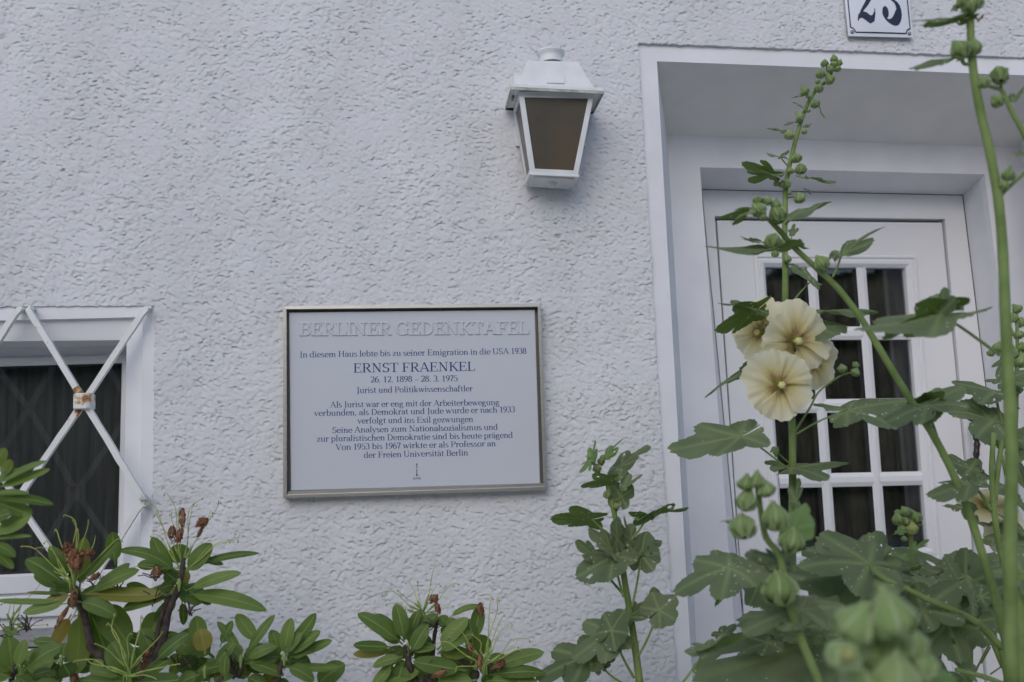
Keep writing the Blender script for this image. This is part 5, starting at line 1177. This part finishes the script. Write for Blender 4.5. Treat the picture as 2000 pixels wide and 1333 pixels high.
for b_, t_, asp, kw in (
    ((570, 305), (508, 306), .3, dict(style=1)), ((595, 372), (512, 332), .45, dict(style=1)), ((685, 378), (710, 448), .5, dict(style=1)), ((545, 460), (458, 466), .35, dict(style=1)), ((520, 425), (510, 450), .8, dict(style=2)), ((595, 490), (638, 468), .7, dict(style=1)), ((475, 522), (350, 486), .5, dict(style=1)),
    ((448, 672), (345, 655), .4, dict(attach=[cC(490, 725)], sr=1.6)), ((448, 672), (505, 635), .35, dict()), ((408, 782), (193, 695), .42, dict(style=1, flip=-1, attach=[cC(440, 835)], sr=2)), ((408, 782), (400, 680), .55, dict(style=2)), ((408, 775), (225, 755), .25, dict()),
    ((625, 800), (775, 836), .35, dict(style=1, attach=[cC(540, 785)], sr=1.8)), ((625, 800), (660, 755), .8, dict(style=2)), ((595, 868), (640, 900), .6, dict(style=1)), ((590, 865), (535, 840), .5, dict(style=1)), ((520, 1138), (530, 1068), .9, dict(style=1, attach=[cC(505, 1190)], sr=1.4)), ((520, 1135), (585, 1115), .6, dict(style=1)),
    ((335, 1190), (205, 1165), .3, dict()), ((500, 1320), (560, 1330), .5, dict())):
    hh_leaf(h2, cC(*b_), cC(*t_), asp, Y + random.uniform(-.03, .03), **kw)
for b_, t_, asp, kw in (
    ((1476, 604), (1400, 636), .55, dict(flip=-1, attach=[(1512, 634)], sr=1.6)), ((1478, 603), (1405, 585), .3, dict()), ((1496, 703), (1369, 747), .26, dict(style=1, flip=-1)),
    ((1600, 641), (1657, 628), .6, dict(style=2)), ((1625, 605), (1710, 597), .16, dict()), ((1586, 547), (1540, 518), .6, dict(attach=[(1560, 575), (1543, 598)], sr=1.9)), ((1586, 545), (1604, 520), .5, dict()),
    ((1655, 800), (1776, 775), .45, dict(attach=[(1600, 823), (1556, 848)], sr=2.1)), ((1655, 800), (1637, 768), .7, dict()), ((1655, 800), (1668, 822), .9, dict(style=2)), ((1655, 795), (1720, 760), .6, dict()),
    ((1445, 850), (1318, 882), .48, dict(attach=[(1490, 878), (1537, 915)], sr=2.0)), ((1445, 850), (1472, 822), .7, dict()), ((1440, 850), (1385, 830), .8, dict()), ((1452, 852), (1465, 855), .9, dict(style=2)),
    ((1545, 913), (1656, 899), .26, dict()), ((1540, 918), (1606, 948), .6, dict()), ((1540, 918), (1494, 932), .5, dict()), ((1552, 980), (1563, 925), .3, dict(style=1)),
    ((1512, 880), (1520, 870), .8, dict(style=2, m=YM))):
    hh_leaf(h2, b_, t_, asp, Y + random.uniform(-.04, .02), **kw)
stem(h2, [(1548, 910), (1530, 895), (1515, 880)], 1.6, 1.2, Y); bud(h2, (1513, 880), 4, Y); bud(h2, (1516, 890), 4, Y)
flower(h2, (1484, 650), 62, Y + .05, face=(-.75, -.6, -.05), roll=.4, seed=5, cupd=.25)
flower(h2, (1592, 708), 56, Y + .07, face=(.25, -.95, -.2), roll=.9, seed=9, cupd=.3)
flower(h2, (1553, 667), 76, Y - .03, face=(.12, -1, -.10), roll=.30, seed=2, cupd=.42)
flower(h2, (1523, 754), 72, Y - .06, face=(-.05, -1, .04), roll=.95, seed=7, cupd=.42)
stem(h2, [(1548, 850), (1580, 800), (1600, 765), (1637, 737), (1655, 730)], 2.4, 1.6, Y); stem(h2, [(1632, 740), (1650, 731), (1668, 727)], 1.8, 1.5, Y)
for (x, y, r) in ((1645, 721, 10), (1671, 713, 7.5), (1670, 728, 10)): bud(h2, (x, y), r, Y - .01)

# leaning plant: diagonal stem with the big round buds
h3 = holly(1975, -.95, 'leaning hollyhock with a diagonal stem ending in fat round green buds'); Y = -.95
stem(h3, [c7(540, 185), c7(600, 250), c7(680, 340), c7(800, 450), c7(900, 545), (1680, 620), (1712, 672), (1745, 727), (1785, 792), (1827, 858), (1867, 938), (1902, 1030), (1924, 1101), (1945, 1172), (1958, 1225), (1985, 1345)], 5.2, 9.0, Y); to_soil(h3, 1985, 1345, Y, 9)
for (x, y, r) in ((480, 85, 30), (486, 136, 42), (530, 88, 30), (585, 160, 49), (576, 108, 30), (560, 302, 52), (815, 415, 44), (505, 170, 26)): bud(h3, c7(x, y), r / 2.666, Y - .015, lean=-.4, kind=0)
for b_, t_, asp, kw in (
    ((452, 128), (272, 186), .34, dict(style=1, flip=-1)), ((452, 140), (345, 198), .3, dict(style=1)), ((640, 322), (240, 368), .15, dict(style=1, droop=-.1)), ((500, 298), (390, 284), .25, dict()), ((662, 162), (882, 62), .16, dict(attach=[c7(625, 210)], sr=2)), ((918, 360), (1118, 195), .35, dict(attach=[c7(870, 485)], sr=2.4, style=1)), ((918, 358), (880, 315), .6, dict(style=2)),
    ((1360, 1150), (1570, 1012), .40, dict(attach=[c7(1375, 1200), c7(1412, 1310)], sr=3)), ((1360, 1150), (1125, 1208), .4, dict()), ((1355, 1120), (1500, 1140), .5, dict(flip=-1)), ((1355, 1120), (1250, 1140), .6, dict(flip=-1))):
    hh_leaf(h3, c7(*b_), c7(*t_), asp, Y + random.uniform(-.03, .02), **kw)
hh_leaf(h3, (1895, 942), (1813, 966), .35, Y, attach=[(1915, 965), (1935, 1000)], sr=2.4); hh_leaf(h3, (1895, 942), (1905, 918), .4, Y, style=1)

# nearest tall stem at the right edge
h4 = holly(1975, -1.30, 'thick straight hollyhock stem with a large bud rising past the right side of the door'); Y = -1.30
stem(h4, [(1893, -20), (1895, 40), (1899, 120), (1913, 210), (1934, 300), (1951, 400), (1959, 500), (1963, 600), (1968, 700), (1973, 800), (1976, 900), (1973, 1100), (1976, 1345)], 7.5, 13.5, Y); to_soil(h4, 1976, 1345, Y, 13)
for (x, y, r) in ((425, 40, 62), (385, 10, 50), (470, 20, 50), (368, 315, 72), (448, 300, 55), (612, 466, 68), (515, 515, 42), (600, 630, 50), (665, 1085, 48), (640, 1148, 32)): bud(h4, c4(x, y), r / 3.175, Y - .01, kind=0 if r > 50 else None)
stem(h4, [c4(*p) for p in ((530, 530), (575, 545), (625, 565), (680, 680), (770, 850), (860, 1040))], 3.6, 6, Y); stem(h4, [c4(612, 470), c4(622, 560)], 3, 3, Y); stem(h4, [c4(600, 1250), c4(640, 1190), c4(770, 1070)], 5, 3.5, Y)
stem(h4, [c4(430, 400), c4(390, 395), c4(370, 350)], 4, 4, Y)
for b_, t_, asp, kw in (((400, 108), (75, 100), .16, dict(style=1)), ((400, 110), (240, 130), .2, dict()), ((320, 352), (30, 404), .22, dict(style=1)), ((300, 320), (115, 300), .5, dict(style=2)), ((688, 625), (765, 530), .3, dict(style=1)), ((790, 960), (690, 950), .55, dict(style=2)), ((330, 60), (400, 10), .5, dict(style=1)),
    ((480, 130), (520, 92), .25, dict(style=1, m=M['dead']))):
    hh_leaf(h4, c4(*b_), c4(*t_), asp, Y, **kw)
hh_leaf(h4, c7(1430, 676), c7(1000, 790), .34, Y + .1, attach=[c7(1560, 760), c7(1740, 890)], sr=3.4); hh_leaf(h4, c7(1430, 672), c7(1458, 524), .42, Y + .1); hh_leaf(h4, c7(1425, 672), c7(1140, 740), .5, Y + .12, flip=-1)

# near budding shoot, out of focus, bottom centre
h5 = holly(1590, -1.28, 'blurred hollyhock shoot with a loose head of buds just left of the door panes'); Y = -1.28
stem(h5, [c6(*p) for p in ((500, 230), (515, 330), (530, 430), (555, 540), (622, 625), (650, 740), (690, 930), (740, 1080), (800, 1225), (850, 1345))], 5, 9, Y); to_soil(h5, *c6(850, 1345), Y, 9)
for (x, y, r) in ((440, 240, 50), (505, 225, 48), (550, 272, 56), (447, 335, 62), (427, 482, 76), (602, 432, 76), (690, 560, 78), (632, 828, 104)): bud(h5, c6(x, y), r / 2.82, Y - .02, kind=0 if r > 70 else 1, lean=random.uniform(-.3, .3))
for b_, t_, asp, kw in (((620, 700), (305, 655), .45, dict()), ((640, 680), (470, 600), .6, dict()), ((700, 490), (760, 315), .5, dict(style=2, m=YM)), ((740, 930), (425, 1005), .42, dict(attach=[c6(705, 1000)], sr=3)), ((740, 930), (1000, 890), .5, dict()), ((360, 445), (302, 440), .35, dict(style=1)), ((720, 960), (600, 1040), .6, dict())):
    hh_leaf(h5, c6(*b_), c6(*t_), asp, Y + .02, **kw)

# very near, very blurred buds in the lower right corner
h6 = holly(1760, -1.80, 'strongly blurred nearest hollyhock bud cluster at the lower right'); Y = -1.80
stem(h6, [(1720, 1200), (1730, 1270), (1745, 1345), (1760, 1500)], 9, 13, Y); to_soil(h6, 1760, 1500, Y, 12)
M['bud_pale'] = leafmat('downy_pale_bud', (0.30, 0.42, 0.16), (0.42, 0.54, 0.25), (0.60, 0.68, 0.42), (0.25, 0.36, 0.12), rough=0.8, spec=0.15, trans=0.2, vs=40)
for (x, y, r, yl, ln_) in ((1672, 1222, 44, 0, -.5), (1738, 1205, 50, 0, .2), (1700, 1270, 40, 0, -.2), (1772, 1258, 40, 0, .7), (1648, 1285, 38, 0, -.8), (1745, 1318, 52, 0, .3), (1678, 1335, 44, 0, -.3), (1800, 1305, 38, 0, .8), (1656, 1278, 17, 1, 0)):
    o = bud(h6, (x, y), r, Y + random.uniform(-.02, .02) - (.05 if yl else 0), kind=1, yellow=bool(yl), lean=ln_)
    if not yl: o.material_slots[0].link = 'OBJECT'; o.material_slots[0].material = M['bud_pale']
for b_, t_ in (((1690, 1255), (1628, 1200)), ((1720, 1330), (1800, 1345))): hh_leaf(h6, b_, t_, .42, Y + .03, style=1, m=M['bud_pale'], droop=0)
hh_leaf(h6, (1720, 1300), (1610, 1350), .6, Y + .03, style=2); hh_leaf(h6, (1760, 1330), (1860, 1320), .5, Y + .04, style=2, m=YM)

# plants in the right-hand bed, nearer the wall
h7 = holly(1990, -.40, 'hollyhock half hidden at the right edge with small buds above a pale bloom'); Y = -.40
stem(h7, [(1986, 600), (1987, 700), (1984, 800), (1980, 900), (1978, 1000), (1984, 1345)], 3, 8, Y); to_soil(h7, 1984, 1345, Y, 8)
for (x, y, r) in ((1987, 604, 11), (1978, 622, 11), (1994, 630, 12), (1972, 650, 10), (1990, 655, 11), (1978, 690, 14), (1996, 680, 12), (1992, 706, 16), (1950, 681, 13), (1935, 690, 8), (1968, 712, 12), (1980, 770, 10), (1988, 762, 11)): bud(h7, (x, y), r, Y)
flower(h7, (1925, 985), 52, Y, face=(-.1, -.55, .85), roll=.2, seed=21, cupd=.5); flower(h7, (1965, 1030), 60, Y + .05, face=(.3, -.9, .2), roll=.7, seed=22)
bud(h7, (1985, 976), 11, Y - .05, yellow=True); bud(h7, (1915, 937), 13, Y - .05, lean=1.3)
for b_, t_, asp, kw in (((1941, 822), (1842, 788), .75, dict(attach=[(1948, 850), (1965, 930)], sr=3)), ((1945, 765), (1850, 735), .45, dict(attach=[(1950, 800), (1962, 840)], sr=3)), ((1960, 745), (2010, 720), .6, dict()), ((1898, 915), (1825, 893), .6, dict(attach=[(1915, 925), (1935, 960)], sr=1.6)), ((1898, 912), (1930, 888), .5, dict()),
    ((1915, 815), (1990, 860), .8, dict()), ((1990, 860), (1935, 840), .6, dict()), ((1870, 990), (1838, 988), .35, dict()), ((1915, 1005), (1873, 1000), .9, dict(style=2)), ((1985, 900), (2030, 960), .7, dict()), ((1960, 1060), (2020, 1030), .6, dict()), ((1975, 870), (2030, 830), .8, dict()),
    ((1975, 1120), (2040, 1090), .5, dict()), ((1990, 1030), (1950, 1000), .5, dict()), ((1965, 700), (1945, 735), .3, dict()), ((1960, 950), (2030, 1000), .5, dict())):
    hh_leaf(h7, b_, t_, asp, Y - .05 + random.uniform(-.05, .05), **kw)
h8 = holly(1790, -.50, 'low hollyhock with a tight bud cluster and one yellow bud before the bottom panes'); Y = -.50
stem(h8, [cB(375, 470), cB(390, 520), cB(395, 600), cB(405, 700), (1795, 1200), (1800, 1345)], 4, 6, Y); to_soil(h8, 1800, 1345, Y, 6)
for (x, y, r, yl) in ((320, 440, 36, 0), (362, 395, 31, 0), (422, 427, 37, 0), (397, 487, 37, 1), (342, 487, 25, 0), (320, 400, 20, 0), (397, 400, 20, 0), (360, 450, 30, 0), (355, 545, 18, 0)): bud(h8, cB(x, y), r / 2.82, Y - .01 * r / 30, yellow=bool(yl), kind=0, lean=random.uniform(-.3, .3))
for b_, t_, asp, kw in (((410, 600), (485, 522), .25, dict(style=1, m=YM)), ((345, 650), (280, 620), .3, dict(m=YM)), ((345, 650), (370, 620), .6, dict(m=YM)), ((345, 500), (290, 515), .3, dict(m=YM)), ((440, 465), (468, 468), .2, dict(m=YM)),
    ((680, 815), (185, 850), .72, dict(attach=[cB(720, 900), cB(790, 1010), cB(900, 1150)], sr=4.5, droop=.05)), ((680, 810), (560, 590), .8, dict()), ((690, 800), (700, 560), .8, dict()), ((700, 790), (900, 600), .7, dict()), ((700, 750), (960, 640), .6, dict()),
    ((450, 700), (265, 712), .3, dict()), ((420, 710), (350, 725), .5, dict(flip=-1))):
    hh_leaf(h8, cB(*b_), cB(*t_), asp, Y + random.uniform(-.06, -.01), **kw)
h9 = holly(1885, -.85, 'hollyhock carrying the broad lower leaves on a long arched stalk in front of the door'); Y = -.85
stem(h9, [(1959, 1268), (1975, 1345)], 9, 10, Y); to_soil(h9, 1975, 1345, Y, 10)
stem(h9, [cB(165, 680), cB(185, 720), cB(240, 760), cB(350, 810), cB(480, 875), cB(620, 935), cB(760, 1010), cB(900, 1150)], 4.0, 7.5, Y, name='leaf_stalk')
for b_, t_, asp, kw in (((1700, 1102), (1545, 1150), .62, dict()), ((1700, 1100), (1560, 1085), .7, dict()), ((1700, 1104), (1665, 1180), .8, dict()), ((1640, 1235), (1378, 1322), .50, dict(droop=.05)), ((1640, 1235), (1560, 1165), .7, dict(style=2)), ((1650, 1240), (1700, 1170), .8, dict()),
    ((1425, 1108), (1322, 1140), .58, dict(attach=[(1460, 1125), (1520, 1180)], sr=2)), ((1425, 1108), (1350, 1085), .6, dict()), ((1420, 1108), (1452, 1090), .6, dict()), ((1420, 1110), (1405, 1172), .5, dict(flip=-1)), ((1490, 1120), (1457, 1186), .5, dict(style=2)),
    ((1384, 1265), (1460, 1228), .45, dict(flip=-1, attach=[(1355, 1305), (1325, 1345)], sr=2.4)), ((1384, 1265), (1336, 1275), .4, dict()), ((1410, 1240), (1440, 1215), .6, dict()),
    ((1500, 1255), (1440, 1270), .35, dict()), ((1560, 1240), (1485, 1220), .4, dict()),
    ((1810, 1240), (1740, 1180), .8, dict()), ((1850, 1215), (1790, 1290), .8, dict()), ((1850, 1330), (1790, 1270), .7, dict(attach=[(1900, 1360)])), ((1905, 1215), (1878, 1265), .7, dict(style=2)), ((1895, 1310), (1860, 1285), .8, dict()), ((1915, 1165), (1960, 1140), .6, dict()), ((1900, 1180), (1880, 1135), .7, dict()),
    ((1800, 1190), (1870, 1130), .8, dict()), ((1760, 1180), (1690, 1195), .5, dict()), ((1930, 1200), (1980, 1240), .6, dict()), ((1830, 1150), (1760, 1165), .6, dict()), ((1735, 1145), (1700, 1135), .4, dict()), ((1600, 1330), (1520, 1350), .6, dict()), ((1820, 1320), (1880, 1350), .6, dict())):
    hh_leaf(h9, b_, t_, asp, Y + random.uniform(-.02, .22), **kw)
stem(h9, [cB(870, 1040), cB(790, 1190), cB(740, 1290)], 2, 2, -.4)
stem(h9, [cB(640, 1265), cB(800, 1305), cB(900, 1345)], 4.5, 5.5, Y - .1, name='leaf_stalk')
h10 = holly(1885, -.50, 'hollyhock stump with a dark withered seed head low in front of the door'); Y = -.5
stem(h10, [cB(560, 960), cB(595, 1020), cB(620, 1090), cB(650, 1180), cB(690, 1345)], 4.5, 6, Y); to_soil(h10, *cB(690, 1345), Y, 6)
for (x, y, r) in ((490, 920, 30), (530, 940, 34), (560, 960, 28), (500, 960, 26), (600, 990, 26), (470, 900, 20)): bud(h10, cB(x, y), r / 2.82, Y, kind=1)
stem(h10, [cB(530, 1015), cB(590, 1060), cB(610, 1110)], 1.5, 2, Y)
h11 = holly(1960, -.62, 'pale green hollyhock stem forking beside the bronze door handle'); Y = -.62
stem(h11, [cB(850, -40), cB(838, 150), cB(850, 380), cB(875, 560), cB(905, 700), cB(915, 900), cB(925, 1345)], 5, 7, Y); to_soil(h11, *cB(925, 1345), Y, 7)
stem(h11, [cB(895, 0), cB(872, 160), cB(855, 330)], 5, 5, Y); stem(h11, [cB(720, 235), cB(790, 310), cB(838, 390)], 2.6, 3, Y); stem(h11, [cB(700, 820), cB(730, 900), cB(800, 1020), cB(900, 1250)], 4, 5, Y)
stem(h11, [cB(715, 1060), cB(715, 1345)], 7, 7, -.3); stem(h11, [cB(830, 1140), cB(780, 1230)], 1.5, 1.5, -.4); stem(h11, [cB(830, 1290), cB(960, 1200)], 1.5, 1.5, -.4)
h12 = holly(1997, -1.10, 'thick hollyhock stem touching the lower right corner of the view'); Y = -1.10
stem(h12, [(1996, 1120), (1994, 1200), (1992, 1345)], 12, 13, Y); to_soil(h12, 1992, 1345, Y, 13)
hh_leaf(h12, (1996, 1120), (2060, 1060), .6, Y); hh_leaf(h12, (1990, 860), (2060, 900), .5, Y);
